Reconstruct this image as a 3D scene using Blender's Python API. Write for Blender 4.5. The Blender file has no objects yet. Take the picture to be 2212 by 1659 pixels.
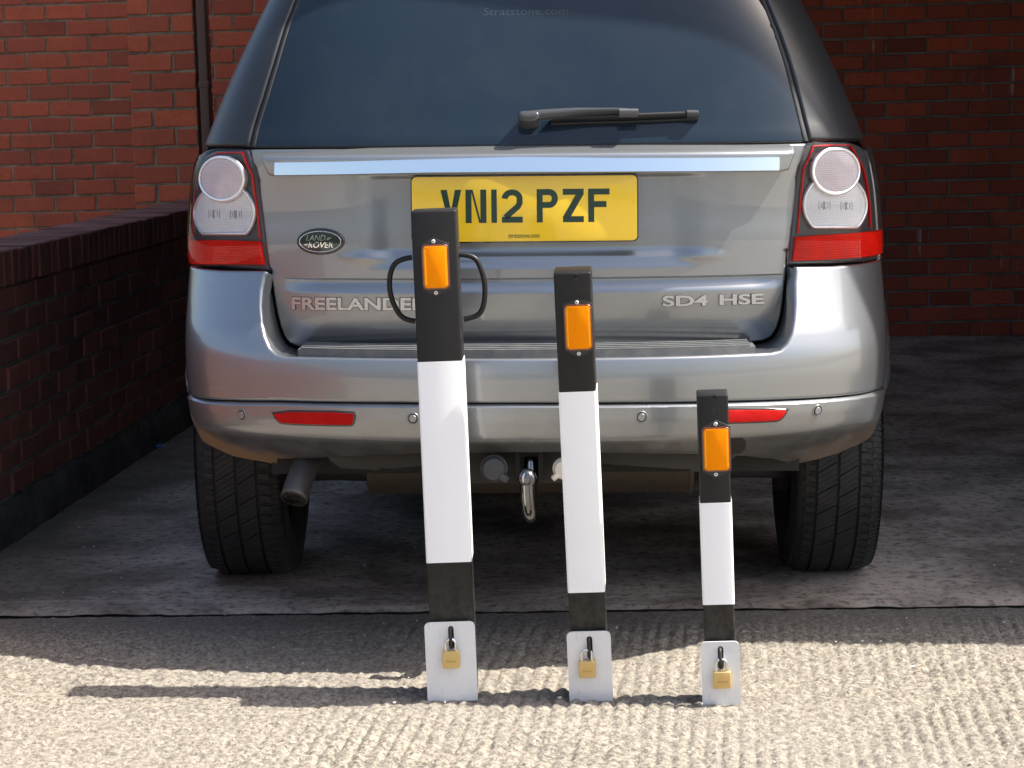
import bpy, bmesh, math, random
import numpy as np
from mathutils import Vector, Matrix
from mathutils.geometry import delaunay_2d_cdt
random.seed(7); RNG = np.random.default_rng(11)
S = bpy.context.scene
COL = S.collection
R_ = math.radians

# ------------------------------------------------------------------ camera, sky, sun, exposure
FPX = 4922.0                     # focal length in pixels of a 2212 px wide picture
PITCH, ROLL = R_(7.21), 0.0101
CAM = np.array([0, 0, 1.3])
fw = np.array([0, math.cos(PITCH), -math.sin(PITCH)]); up0 = np.array([0, math.sin(PITCH), math.cos(PITCH)])
rt0 = np.array([1.0, 0, 0])
RT = math.cos(ROLL) * rt0 - math.sin(ROLL) * up0
UP = math.sin(ROLL) * rt0 + math.cos(ROLL) * up0
cd = bpy.data.cameras.new('camera'); cam = bpy.data.objects.new('camera', cd); COL.objects.link(cam)
cd.sensor_width = 36; cd.lens = FPX / 2212 * 36; cd.clip_start = .1; cd.clip_end = 500
M = Matrix.Identity(4)
for i in range(3):
    M[i][0], M[i][1], M[i][2], M[i][3] = RT[i], UP[i], -fw[i], CAM[i]
cam.matrix_world = M
S.camera = cam

SUN_EL, SUN_B = 53.5, 4.5        # light travels to -X and a little to +Y
w = bpy.data.worlds.new('World'); S.world = w; w.use_nodes = True
nt = w.node_tree; bg = nt.nodes['Background']
sky = nt.nodes.new('ShaderNodeTexSky'); sky.sky_type = 'NISHITA'; sky.sun_disc = False
sky.sun_elevation = R_(SUN_EL); sky.sun_rotation = R_(90 + SUN_B); sky.dust_density = 4.0; sky.air_density = 1.0; sky.ozone_density = 1.5
nt.links.new(sky.outputs[0], bg.inputs[0]); bg.inputs[1].default_value = .115
sd = bpy.data.lights.new('sun', 'SUN'); sd.energy = 5.0; sd.angle = R_(.55); sd.color = (1, .95, .87)
sun = bpy.data.objects.new('sun', sd); COL.objects.link(sun)
d = Vector((-math.cos(R_(SUN_EL)) * math.cos(R_(SUN_B)), math.cos(R_(SUN_EL)) * math.sin(R_(SUN_B)), -math.sin(R_(SUN_EL))))
sun.rotation_euler = d.to_track_quat('-Z', 'Y').to_euler(); sun.location = (8, 0, 12)
S.view_settings.view_transform = 'Standard'; S.view_settings.look = 'None'
S.view_settings.exposure = 1.2; S.view_settings.gamma = 1
S.render.engine = 'CYCLES'
S.cycles.max_bounces = 8; S.cycles.diffuse_bounces = 4; S.cycles.glossy_bounces = 4; S.cycles.transparent_max_bounces = 8

# ------------------------------------------------------------------ surveying helpers (points read off the photograph at a known distance)
def ray(px, py): return fw + RT * ((px - 1106) / FPX) + UP * ((829.5 - py) / FPX)
def atY(px, py, Y):
    r = ray(px, py); return CAM + r * (Y / r[1])
def ground_at(px, py, z=0):
    r = ray(px, py); return CAM + r * ((z - 1.3) / r[2])

# ------------------------------------------------------------------ object helpers
def props(o, label=None, cat=None, group=None, kind=None):
    if label: o['label'] = label
    if cat: o['category'] = cat
    if group: o['group'] = group
    if kind: o['kind'] = kind
    return o
def thing(name, label, cat, loc=(0, 0, 0), rot=(0, 0, 0), group=None):
    o = bpy.data.objects.new(name, None); COL.objects.link(o); o.location = loc; o.rotation_euler = rot
    o.empty_display_size = .1
    return props(o, label, cat, group)
def link(name, me, m=None, parent=None, **k):
    o = bpy.data.objects.new(name, me); COL.objects.link(o)
    if m is not None and not me.materials: me.materials.append(m)
    if parent is not None: o.parent = parent
    return props(o, **k)
def mesh(name, vs, fs, smooth=False, normals=None):
    me = bpy.data.meshes.new(name); me.from_pydata([tuple(map(float, v)) for v in vs], [], fs)
    if smooth: me.polygons.foreach_set('use_smooth', [True] * len(me.polygons))
    me.update()
    if normals is not None: me.normals_split_custom_set(normals)
    return me
def bm_mesh(name, bm, smooth=False, angle=None):
    bmesh.ops.recalc_face_normals(bm, faces=bm.faces)
    me = bpy.data.meshes.new(name); bm.to_mesh(me); bm.free()
    if smooth or angle is not None:
        me.polygons.foreach_set('use_smooth', [True] * len(me.polygons))
        if angle is not None: me.set_sharp_from_angle(angle=R_(angle))
    return me
def box_bm(bm, x0, x1, y0, y1, z0, z1, bev=0, seg=2, mat=None):
    r = bmesh.ops.create_cube(bm, size=1); vs = r['verts']
    for v in vs:
        v.co = Vector((x0 + (x1 - x0) * (v.co.x + .5), y0 + (y1 - y0) * (v.co.y + .5), z0 + (z1 - z0) * (v.co.z + .5)))
    if bev:
        es = list({e for v in vs for e in v.link_edges})
        r = bmesh.ops.bevel(bm, geom=es, offset=bev, segments=seg, profile=.5, affect='EDGES')
    if mat is not None:
        for v in bm.verts: v.co = mat @ v.co
def box(name, x0, x1, y0, y1, z0, z1, m, parent=None, bev=0, seg=2, **k):
    bm = bmesh.new(); box_bm(bm, x0, x1, y0, y1, z0, z1, bev, seg)
    return link(name, bm_mesh(name, bm, angle=35), m, parent, **k)
def tube_geo(pts, rad, n=12, cap=True):
    pts = [Vector(p) for p in pts]; vs = []; fs = []
    up = None
    for i, p in enumerate(pts):
        t = (pts[min(i + 1, len(pts) - 1)] - pts[max(i - 1, 0)]).normalized()
        if up is None:
            up = t.orthogonal().normalized()
        up = (up - t * up.dot(t)).normalized(); sd_ = t.cross(up)
        r = rad[i] if hasattr(rad, '__len__') else rad
        for k in range(n):
            a = 2 * math.pi * k / n; vs.append(p + (up * math.cos(a) + sd_ * math.sin(a)) * r)
    for i in range(len(pts) - 1):
        for k in range(n):
            a = i * n + k; b = i * n + (k + 1) % n; fs.append((a, b, b + n, a + n))
    if cap:
        fs.append(tuple(range(n))[::-1]); fs.append(tuple(range((len(pts) - 1) * n, len(pts) * n)))
    return vs, fs
def tube(name, pts, rad, m, parent=None, n=12, **k):
    vs, fs = tube_geo(pts, rad, n)
    me = mesh(name, vs, fs, True); me.set_sharp_from_angle(angle=R_(50))
    return link(name, me, m, parent, **k)
def smooth_path(pts, it=2):
    pts = [np.array(p, float) for p in pts]
    for _ in range(it):
        q = [pts[0]]
        for a, b in zip(pts[:-1], pts[1:]): q += [a * .75 + b * .25, a * .25 + b * .75]
        q.append(pts[-1]); pts = q
    return pts
def lathe(prof, n=64, axis='x'):
    vs = []; fs = []
    for (a, r) in prof:
        for k in range(n):
            t = 2 * math.pi * k / n
            c, s = r * math.cos(t), r * math.sin(t)
            vs.append((a, c, s) if axis == 'x' else ((c, a, s) if axis == 'y' else (c, s, a)))
    for i in range(len(prof) - 1):
        for k in range(n):
            a = i * n + k; b = i * n + (k + 1) % n; fs.append((a, b, b + n, a + n))
    return vs, fs
def rrect(w, h, r, n=5, cx=0, cy=0):
    out = []
    for (sx, sy, a0) in ((1, -1, -90), (1, 1, 0), (-1, 1, 90), (-1, -1, 180)):
        for k in range(n + 1):
            a = R_(a0 + 90 * k / n)
            out.append((cx + sx * (w / 2 - r) + r * math.cos(a), cy + sy * (h / 2 - r) + r * math.sin(a)))
    return out
def prism(name, outline, y0, y1, m, parent=None, bev=0, **k):
    """outline in (x,z), front face at y0 (towards the camera), back at y1"""
    n = len(outline); bm = bmesh.new()
    a = [bm.verts.new((x, y0, z)) for x, z in outline]; b = [bm.verts.new((x, y1, z)) for x, z in outline]
    f = bm.faces.new(a); bm.faces.new(b[::-1])
    for i in range(n): bm.faces.new((a[i], b[i], b[(i + 1) % n], a[(i + 1) % n]))
    if bev: bmesh.ops.bevel(bm, geom=list(f.edges), offset=bev, segments=3, profile=.5, affect='EDGES')
    return link(name, bm_mesh(name, bm, angle=35), m, parent, **k)

# ------------------------------------------------------------------ materials
class Mat:
    def __init__(s, name, col=(.5, .5, .5), rough=.5, metal=0., spec=.5, coat=0., coat_rough=.03):
        s.m = bpy.data.materials.new(name); s.m.use_nodes = True; s.t = s.m.node_tree; s.N = s.t.nodes
        s.p = s.N['Principled BSDF']; s.o = s.N['Material Output']
        I = s.p.inputs; I['Base Color'].default_value = (*col, 1); I['Roughness'].default_value = rough
        I['Metallic'].default_value = metal; I['Specular IOR Level'].default_value = spec
        I['Coat Weight'].default_value = coat; I['Coat Roughness'].default_value = coat_rough
        s._tc = None
    def L(s, a, b): s.t.links.new(a, b)
    def co(s, scale=(1, 1, 1), which='Object', rot=(0, 0, 0), loc=(0, 0, 0)):
        if s._tc is None: s._tc = s.N.new('ShaderNodeTexCoord')
        mp = s.N.new('ShaderNodeMapping'); mp.inputs['Scale'].default_value = scale; mp.inputs['Rotation'].default_value = rot
        mp.inputs['Location'].default_value = loc
        s.L(s._tc.outputs[which], mp.inputs[0]); return mp.outputs[0]
    def noise(s, sc, det=4, rough=.55, vec=None, dist=0):
        n = s.N.new('ShaderNodeTexNoise'); n.inputs['Scale'].default_value = sc; n.inputs['Detail'].default_value = det
        n.inputs['Roughness'].default_value = rough; n.inputs['Distortion'].default_value = dist
        s.L(vec if vec is not None else s.co(), n.inputs['Vector']); return n.outputs['Fac']
    def ramp(s, fac, stops):
        r = s.N.new('ShaderNodeValToRGB'); e = r.color_ramp.elements
        while len(e) < len(stops): e.new(.5)
        for i, (p, c) in enumerate(stops):
            e[i].position = p; e[i].color = (*c, 1) if hasattr(c, '__len__') else (c, c, c, 1)
        s.L(fac, r.inputs[0]); return r.outputs[0]
    def math(s, op, a, b=None, c=None):
        n = s.N.new('ShaderNodeMath'); n.operation = op
        for i, v in enumerate((a, b, c)):
            if v is None: continue
            if hasattr(v, 'links'): s.L(v, n.inputs[i])
            else: n.inputs[i].default_value = v
        return n.outputs[0]
    def mix(s, f, a, b, mode='MIX'):
        n = s.N.new('ShaderNodeMix'); n.data_type = 'RGBA'; n.blend_type = mode
        for sock, v in ((n.inputs[0], f), (n.inputs[6], a), (n.inputs[7], b)):
            if hasattr(v, 'links'): s.L(v, sock)
            elif hasattr(v, '__len__'): sock.default_value = (*v, 1)
            else: sock.default_value = v
        return n.outputs[2]
    def sep(s, vec):
        n = s.N.new('ShaderNodeSeparateXYZ'); s.L(vec, n.inputs[0]); return n.outputs
    def base(s, v): s.L(v, s.p.inputs['Base Color'])
    def rough(s, v): s.L(v, s.p.inputs['Roughness'])
    def bump(s, h, dist=.001, strength=1):
        b = s.N.new('ShaderNodeBump'); b.inputs['Distance'].default_value = dist; b.inputs['Strength'].default_value = strength
        s.L(h, b.inputs['Height']); s.L(b.outputs[0], s.p.inputs['Normal']); return b
    def rnd(s):
        n = s.N.new('ShaderNodeObjectInfo'); return n.outputs['Random']

def simple(name, col, rough=.5, **k): return Mat(name, col, rough, **k).m

# car paint: metallic grey with clear coat, fine flake, patchy dust
p = Mat('grey_metallic_paint', (.275, .288, .30), .30, metal=.75, coat=1.0, coat_rough=.025)
fl = p.noise(900, 1, .5)
p.L(p.ramp(fl, [(.35, .29), (.7, .34)]), p.p.inputs['Roughness'])
dust = p.ramp(p.noise(3.5, 6, .65), [(.42, 0.), (.75, .22)])
p.base(p.mix(dust, (.275, .288, .30), (.26, .24, .21)))
PAINT = p.m
p = Mat('grey_paint_lower_bumper', (.275, .288, .30), .30, metal=.75, coat=1.0, coat_rough=.04)
x, y, z = p.sep(p.co())
ax = p.math('ABSOLUTE', x)
# brown road dirt fanned over the lower outer corners of the bumper
u = p.math('SUBTRACT', p.math('MULTIPLY', p.math('SUBTRACT', ax, .52), .36), p.math('SUBTRACT', z, .465))
nn = p.math('MULTIPLY', p.math('SUBTRACT', p.noise(9, 8, .7, p.co((1, 1, 1.6))), .5), .16)
mk = p.ramp(p.math('ADD', u, nn), [(.015, 0.), (.06, .85)])
side = p.ramp(x, [(.0, .95), (.5, .35)])
mk2 = p.math('MULTIPLY', mk, side)
p.base(p.mix(mk2, p.mix(p.ramp(p.noise(14, 6, .7), [(.4, 0.), (.75, .35)]), (.275, .288, .30), (.22, .20, .17)), p.mix(p.noise(60, 5, .7), (.20, .115, .05), (.33, .23, .13))))
dark_refl = p.math('MULTIPLY', p.ramp(z, [(.518, .9), (.540, 0.)]), p.ramp(p.noise(20, 5, .6), [(.2, .7), (.6, 1.)]))  # dark underside: reflection of shaded ground painted in, with some dirt film
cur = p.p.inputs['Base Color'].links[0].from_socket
p.base(p.mix(dark_refl, cur, p.mix(mk2, (.022, .020, .018), (.26, .15, .065))))
p.L(p.math('SUBTRACT', .75, p.math('MULTIPLY', p.math('MAXIMUM', mk2, dark_refl), .75)), p.p.inputs['Metallic'])
p.L(p.math('SUBTRACT', 1.0, p.math('MAXIMUM', mk2, p.math('MULTIPLY', dark_refl, .85))), p.p.inputs['Coat Weight'])
p.rough(p.math('ADD', .32, p.math('MULTIPLY', mk2, .5)))
PAINT_LOW = p.m
p = Mat('textured_black_plastic', (.020, .021, .023), .36)
p.bump(p.noise(700, 2), .0003, .5); PILLAR = p.m
RUBBER_GAP = simple('black_rubber_seal', (.008, .008, .009), .6)
p = Mat('privacy_glass', (.008, .012, .016), .02, spec=.42)
p.L(p.ramp(p.noise(6, 6, .7), [(.45, .015), (.75, .07)]), p.p.inputs['Roughness'])
p.base(p.mix(p.ramp(p.noise(5, 7, .7), [(.45, 0.), (.8, .35)]), (.010, .019, .030), (.03, .037, .042)))
GLASS = p.m
CHROME = simple('chrome', (.86, .87, .88), .035, metal=1.)
LETTER_CHROME = simple('satin_badge_metal', (.50, .52, .54), .25, metal=.8)
p = Mat('ribbed_step_plastic', (.10, .105, .11), .55); p.bump(p.noise(500, 2), .0004, .6)
p.base(p.mix(p.ramp(p.noise(25, 5, .7), [(.4, 0.), (.7, .6)]), (.085, .09, .095), (.17, .165, .15))); STEP = p.m
p = Mat('valance_plastic', (.075, .073, .07), .7, spec=.12); p.base(p.mix(p.noise(18, 5, .7), (.040, .037, .034), (.062, .058, .053))); VALANCE = p.m
UNDER = simple('underbody_black', (.012, .011, .010), .8)
p = Mat('muffler_steel', (.10, .08, .06), .6, metal=.5); p.base(p.mix(p.noise(12, 6, .7), (.03, .024, .018), (.08, .065, .05))); MUFFLER = p.m
p = Mat('exhaust_steel', (.25, .24, .23), .5, metal=.8); p.base(p.mix(p.noise(30, 4), (.10, .094, .09), (.17, .16, .15))); EXHAUST = p.m
p = Mat('tyre_rubber', (.028, .028, .029), .75)
p.base(p.mix(p.ramp(p.noise(14, 6, .7), [(.4, 0.), (.75, 1.)]), (.012, .012, .013), (.030, .028, .025))); p.bump(p.noise(300, 3), .0005, .6)
TYRE = p.m
p = Mat('tyre_tread_rubber', (.04, .04, .042), .7)
p.base(p.mix(p.ramp(p.noise(16, 6, .7), [(.4, 0.), (.75, 1.)]), (.017, .017, .018), (.038, .036, .032))); TREAD = p.m
RIM = simple('alloy_rim', (.35, .35, .36), .35, metal=.9)
# lamps
p = Mat('lamp_housing', (.055, .056, .06), .3); HOUSING = p.m
def lens_mat(name, c0, c1, sc, rough=.12, metal=0., spec=.6, coat=1.):
    p = Mat(name, c0, rough, metal=metal, spec=spec, coat=coat)
    x, y, z = p.sep(p.co())
    sx = p.math('ABSOLUTE', p.math('SINE', p.math('MULTIPLY', x, sc)))
    sz = p.math('ABSOLUTE', p.math('SINE', p.math('MULTIPLY', z, sc * .8)))
    g = p.math('MULTIPLY', p.math('POWER', sx, .5), p.math('POWER', sz, .5))
    g2 = p.math('ADD', g, p.math('MULTIPLY', p.math('SUBTRACT', p.noise(22, 4, .6), .5), 1.1))
    p.base(p.mix(p.ramp(g2, [(.15, 0.), (.95, 1.)]), c0, c1)); p.bump(p.math('ADD', g, p.math('MULTIPLY', p.noise(150, 2), .6)), .0015, .6)
    return p.m
REFL = lens_mat('clear_lamp_reflector', (.82, .80, .79), (.99, .99, .99), 820, metal=.0, rough=.35, coat=.3)
REFL_P = lens_mat('clear_lamp_reflector_pinkish', (.76, .64, .64), (.98, .90, .92), 820, metal=.0, rough=.35, coat=.3)
REDL = lens_mat('red_lamp_lens', (.62, .004, .002), (.98, .020, .006), 700, spec=.12, coat=.0, rough=.35)
REDREF = lens_mat('red_reflector_lens', (.45, .005, .005), (.62, .010, .008), 1500, rough=.4, spec=.1, coat=0.)
REDLINE = simple('red_lamp_edge', (.70, .010, .010), .4, spec=.2)
REDSIDE = simple('dark_red_lamp_side', (.22, .006, .004), .4, spec=.1)
BULB = simple('bulb_shadow', (.36, .33, .31), .3, metal=.5)
RINGM = simple('lamp_ring_chrome', (.95, .95, .96), .22, metal=.6)
p = Mat('clear_outer_lens', (1, 1, 1), .03)
tr = p.N.new('ShaderNodeBsdfTransparent'); gl = p.N.new('ShaderNodeBsdfGlossy'); gl.inputs['Roughness'].default_value = .02
fr = p.N.new('ShaderNodeFresnel'); fr.inputs[0].default_value = 1.33; mx = p.N.new('ShaderNodeMixShader')
p.L(fr.outputs[0], mx.inputs[0]); p.L(tr.outputs[0], mx.inputs[1]); p.L(gl.outputs[0], mx.inputs[2]); p.L(mx.outputs[0], p.o.inputs[0])
CLEAR = p.m
p = Mat('yellow_plate', (.72, .47, .035), .25, coat=.6)
p.base(p.mix(p.ramp(p.noise(18, 6, .7), [(.5, 0.), (.85, .4)]), (.93, .60, .022), (.85, .58, .08))); p.bump(p.noise(900, 1), .0001, .3)
YELLOW = p.m
PLATE_INK = simple('plate_ink', (.012, .045, .028), .3)
BADGE_GREEN = simple('badge_dark_green', (.006, .022, .020), .12, coat=1.)
BLACKGLOSS = simple('gloss_black', (.010, .010, .011), .15, coat=1.)
p = Mat('wiper_plastic', (.05, .052, .055), .32); WIPER = p.m
SOCKET = simple('socket_dark_plastic', (.05, .052, .055), .5)
p = Mat('cream_socket_plastic', (.72, .66, .54), .5); p.base(p.mix(p.noise(40, 5), (.62, .56, .45), (.76, .70, .58))); CREAM = p.m
p = Mat('polished_towball', (.20, .20, .205), .10, metal=1.); TOWBALL = p.m
GLASSTEXT = simple('glass_sticker_grey', (.030, .040, .048), .2)
WORNSTEEL = simple('worn_aluminium', (.45, .45, .45), .4, metal=.6)
# bollards
p = Mat('black_powder_coat', (.030, .028, .026), .42, spec=.3); p.bump(p.noise(500, 2), .0002, .4)
bk = p.mix(p.ramp(p.noise(25, 5, .7), [(.5, 0.), (.8, .5)]), (.012, .011, .0105), (.022, .020, .018))
x, y, z = p.sep(p.co())
dd = p.math('MULTIPLY', p.ramp(z, [(.12, .55), (.30, 0.)]), p.ramp(p.noise(30, 7, .75), [(.40, 0.), (.70, 1.)]))
bk = p.mix(dd, bk, (.13, .12, .105))
sc2 = p.ramp(p.noise(45, 3, .5, p.co((4, 4, .3))), [(.70, 0.), (.74, .5)])
p.base(p.mix(sc2, bk, (.08, .078, .075))); BLACKP = p.m
p = Mat('white_reflective_sleeve', (.93, .93, .92), .35)
p.base(p.mix(p.ramp(p.noise(40, 6, .7, p.co((1, 1, .25))), [(.60, 0.), (.78, .28)]), (.93, .93, .92), (.55, .54, .51))); WHITE = p.m
p = Mat('black_cap', (.03, .03, .03), .3); 
p = Mat('galvanised_lid', (.60, .61, .63), .38, metal=.25)
n1 = p.noise(35, 6, .7); n2 = p.noise(9, 5, .65)
sc_ = p.ramp(p.noise(60, 3, .5, p.co((3, 1, .35))), [(.66, 0.), (.72, 1.)])
p.base(p.mix(p.math('MULTIPLY', sc_, .35), p.mix(p.ramp(n2, [(.35, 0.), (.7, 1.)]), (.70, .72, .75), (.80, .81, .81)), (.32, .36, .42)))
LID = p.m
def amber():
    p = Mat('amber_reflector', (.9, .30, .0), .4, spec=.08, coat=0.)
    x, y, z = p.sep(p.co())
    g = p.math('MULTIPLY', p.math('ABSOLUTE', p.math('SINE', p.math('MULTIPLY', x, 1400))), p.math('ABSOLUTE', p.math('SINE', p.math('MULTIPLY', z, 1400))))
    p.base(p.mix(g, (.93, .25, .0), (1., .31, .0))); p.bump(g, .0004, .5)
    return p.m
AMBER = amber()
AMBER_EDGE = simple('amber_edge', (1., .58, .02), .25, spec=.3)
AMBER_RIM = simple('amber_housing_rim', (.16, .035, .004), .2, coat=1.)
REFBACK = simple('reflector_backing', (.02, .02, .021), .35)
RIVET = simple('rivet_aluminium', (.75, .75, .74), .35, metal=.5)
HOLE = simple('hole_dark', (.003, .003, .003), .9)
p = Mat('brass', (.62, .43, .16), .33, metal=.55); p.base(p.mix(p.noise(60, 4), (.60, .40, .13), (.70, .53, .24))); BRASS = p.m
ENGR = simple('brass_engraving', (.25, .17, .06), .6)
SHACKLE = simple('shackle_steel', (.75, .76, .78), .16, metal=1.)
# masonry
def brick_mat(name, c0, c1, c2, stain=0., streak=0., dark=0.):
    p = Mat(name, c0, .82)
    r = p.rnd()
    col = p.ramp(r, [(0., c2), (.22, c1), (.5, c0), (.75, tuple(a * 1.22 for a in c0)), (.88, c1), (1., tuple(a * .62 for a in c1))])
    ob = p.co(which='Object')
    g = p.N.new('ShaderNodeNewGeometry'); pos = g.outputs['Position']
    mp = p.N.new('ShaderNodeMapping'); mp.inputs['Scale'].default_value = (1, 1, 1); p.L(pos, mp.inputs[0])
    big = p.noise(2.2, 5, .6, mp.outputs[0])
    fine = p.noise(45, 6, .7, mp.outputs[0])
    col = p.mix(p.ramp(big, [(.38, 0.), (.72, .55)]), col, c2)
    col = p.mix(p.ramp(fine, [(.35, .45), (.6, 0.)]), col, tuple(a * .55 for a in c0))
    if stain:      # sooty grime
        col = p.mix(p.ramp(p.noise(5, 7, .7, mp.outputs[0]), [(.5, 0.), (.72, stain)]), col, (.03, .022, .018))
    if streak:     # white lime runs
        mp2 = p.N.new('ShaderNodeMapping'); mp2.inputs['Scale'].default_value = (26, 26, .9); p.L(pos, mp2.inputs[0])
        a = p.ramp(p.noise(1, 3, .5, mp2.outputs[0]), [(.59, 0.), (.68, .8)])
        b = p.ramp(p.noise(3.2, 3, .5, mp.outputs[0]), [(.55, 0.), (.62, streak)])
        col = p.mix(p.math('MULTIPLY', a, b), col, (.42, .38, .35))
    p.base(col); p.bump(fine, .0015, .8)
    return p.m
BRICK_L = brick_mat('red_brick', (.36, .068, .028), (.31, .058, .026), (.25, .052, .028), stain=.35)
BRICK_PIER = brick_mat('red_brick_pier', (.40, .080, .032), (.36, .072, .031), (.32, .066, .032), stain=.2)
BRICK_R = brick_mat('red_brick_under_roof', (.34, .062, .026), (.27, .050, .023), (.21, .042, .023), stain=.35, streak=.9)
BRICK_LOW = brick_mat('dark_red_brick', (.22, .072, .050), (.18, .060, .044), (.15, .052, .041), stain=.6)
def mortar_mat(name, a, b):
    p = Mat(name, a, .9); g = p.N.new('ShaderNodeNewGeometry'); mp = p.N.new('ShaderNodeMapping'); p.L(g.outputs['Position'], mp.inputs[0])
    n = p.noise(8, 7, .7, mp.outputs[0]); f = p.noise(90, 4, .7, mp.outputs[0])
    p.base(p.mix(p.ramp(n, [(.35, 0.), (.65, 1.)]), a, b)); p.bump(f, .003, 1.); return p.m
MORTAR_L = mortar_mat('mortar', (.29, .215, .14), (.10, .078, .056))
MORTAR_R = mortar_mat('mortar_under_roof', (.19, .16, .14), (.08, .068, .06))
MORTAR_LOW = mortar_mat('mortar_low_wall', (.24, .225, .20), (.10, .094, .085))
p = Mat('render_plinth', (.08, .075, .07), .95); p.base(p.mix(p.ramp(p.noise(6, 8, .7), [(.4, 0.), (.65, 1.)]), (.02, .019, .018), (.07, .066, .06))); p.bump(p.noise(30, 6, .7), .01, 1.)
PLINTH = p.m
p = Mat('brown_painted_pipe', (.085, .040, .028), .6); PIPE = p.m
# ground
p = Mat('ridged_concrete', (.42, .37, .31), .9)
g1 = p.noise(95, 5, .72, p.co((1, .7, 1))); g2 = p.noise(18, 6, .7); g3 = p.noise(1.3, 4, .5); g4 = p.noise(420, 3, .7)
c = p.mix(p.ramp(g1, [(.40, 0.), (.57, 1.)]), (.125, .108, .083), (.46, .405, .325))
c = p.mix(p.ramp(g2, [(.35, .5), (.55, 0.)]), c, (.17, .155, .13))
c = p.mix(p.ramp(g3, [(.35, 0.), (.7, .35)]), c, (.35, .315, .27))
c = p.mix(p.ramp(g4, [(.58, 0.), (.68, .85)]), c, (.54, .50, .45))
c = p.mix(p.ramp(p.noise(260, 2, .5), [(.62, 0.), (.70, .8)]), c, (.09, .08, .07))
x, y, z = p.sep(p.co())
edge = p.ramp(p.math('ADD', y, p.math('MULTIPLY', p.math('SUBTRACT', g2, .5), .12)), [(0., 0.), (1., 1.)])
edge = p.math('MULTIPLY', p.math('SUBTRACT', p.math('ADD', y, p.math('MULTIPLY', p.math('SUBTRACT', g2, .5), .15)), 5.38), 6.)
n_ = p.N.new('ShaderNodeClamp'); p.L(edge, n_.inputs[0])
c = p.mix(p.math('MULTIPLY', n_.outputs[0], .55), c, (.17, .15, .135))      # dirt collected along the joint
p.base(c)
p.bump(p.math('ADD', p.math('MULTIPLY', g1, .6), p.math('MULTIPLY', g4, .4)), .014, 1.)
CONCRETE = p.m
p = Mat('worn_garage_floor', (.16, .14, .125), .85, spec=.2)
f1 = p.noise(2.4, 8, .65); f2 = p.noise(34, 7, .75); f3 = p.noise(160, 4, .7)
c = p.mix(p.ramp(f1, [(.40, 0.), (.60, 1.)]), (.22, .185, .155), (.54, .465, .395))
c = p.mix(p.ramp(f2, [(.38, .75), (.50, 0.)]), c, (.07, .062, .053))
c = p.mix(p.ramp(f3, [(.62, 0.), (.74, .5)]), c, (.50, .46, .42))
x, y, z = p.sep(p.co())
yw = p.math('ADD', y, p.math('MULTIPLY', p.math('SUBTRACT', p.noise(3, 3), .5), .03))
def band(v, c0, wd): return p.math('LESS_THAN', p.math('ABSOLUTE', p.math('SUBTRACT', v, c0)), wd)
brk = p.ramp(p.noise(7, 7, .8, p.co((1, 9, 1))), [(.50, 0.), (.58, 1.)])
lx = p.ramp(p.math('ADD', p.math('MULTIPLY', x, .3), .5), [(.10, .9), (.36, .35), (.5, .30), (.62, .75), (.72, .2)])
ln = p.math('MULTIPLY', p.math('MULTIPLY', band(yw, 5.822, .017), brk), lx)
c = p.mix(ln, c, (.66, .68, .65))
dv = p.math('SUBTRACT', p.math('ADD', y, p.math('MULTIPLY', x, 1.9)), 0.)
dg = p.math('MULTIPLY', p.math('MULTIPLY', band(dv, 8.95, .035), brk), p.math('GREATER_THAN', x, 1.2))
c = p.mix(p.math('MULTIPLY', dg, .6), c, (.42, .45, .42))
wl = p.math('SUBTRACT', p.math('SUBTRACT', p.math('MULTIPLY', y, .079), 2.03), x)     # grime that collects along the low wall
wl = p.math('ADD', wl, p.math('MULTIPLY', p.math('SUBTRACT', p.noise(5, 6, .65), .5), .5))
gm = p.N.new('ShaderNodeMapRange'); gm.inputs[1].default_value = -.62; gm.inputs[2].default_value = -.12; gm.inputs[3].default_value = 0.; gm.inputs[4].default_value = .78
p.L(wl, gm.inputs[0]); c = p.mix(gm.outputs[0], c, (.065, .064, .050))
p.base(c); p.bump(p.math('ADD', f2, p.math('MULTIPLY', f3, .5)), .003, .8); FLOOR = p.m
ROOFM = simple('roof_sheet', (.10, .10, .10), .8)

# ------------------------------------------------------------------ ground
def vnoise(X, Y, sx, sy, seed):
    r = np.random.default_rng(seed); G = r.random((256, 256))
    u, v = X / sx + 500.3, Y / sy + 500.7
    i, j = np.floor(u).astype(int), np.floor(v).astype(int); a, b = u - i, v - j
    a = a * a * (3 - 2 * a); b = b * b * (3 - 2 * b)
    g = lambda p_, q_: G[p_ % 256, q_ % 256]
    return (g(i, j) * (1 - a) + g(i + 1, j) * a) * (1 - b) + (g(i, j + 1) * (1 - a) + g(i + 1, j + 1) * a) * b - .5
JY = 5.680
def joint(X): return JY + .010 * np.asarray(vnoise(X, X * 0, .16, 1, 5)) + .006 * np.asarray(vnoise(X, X * 0, .03, 1, 6))
def grid_mesh(name, xs, ys, zf, yf=None):
    X, Y = np.meshgrid(xs, ys)
    if yf is not None: Y = yf(X, Y)
    Z = zf(X, Y); ny, nx = X.shape
    co = np.stack([X, Y, Z], -1).reshape(-1, 3)
    i = np.arange(ny - 1)[:, None] * nx + np.arange(nx - 1)[None]
    q = np.stack([i, i + 1, i + nx + 1, i + nx], -1).reshape(-1, 4)
    me = bpy.data.meshes.new(name); me.vertices.add(len(co)); me.vertices.foreach_set('co', co.ravel().astype(np.float32))
    me.loops.add(q.size); me.loops.foreach_set('vertex_index', q.ravel().astype(np.int32))
    me.polygons.add(len(q)); me.polygons.foreach_set('loop_start', np.arange(0, q.size, 4, dtype=np.int32))
    me.polygons.foreach_set('use_smooth', np.ones(len(q), bool)); me.update(); me.validate(); return me
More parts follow.
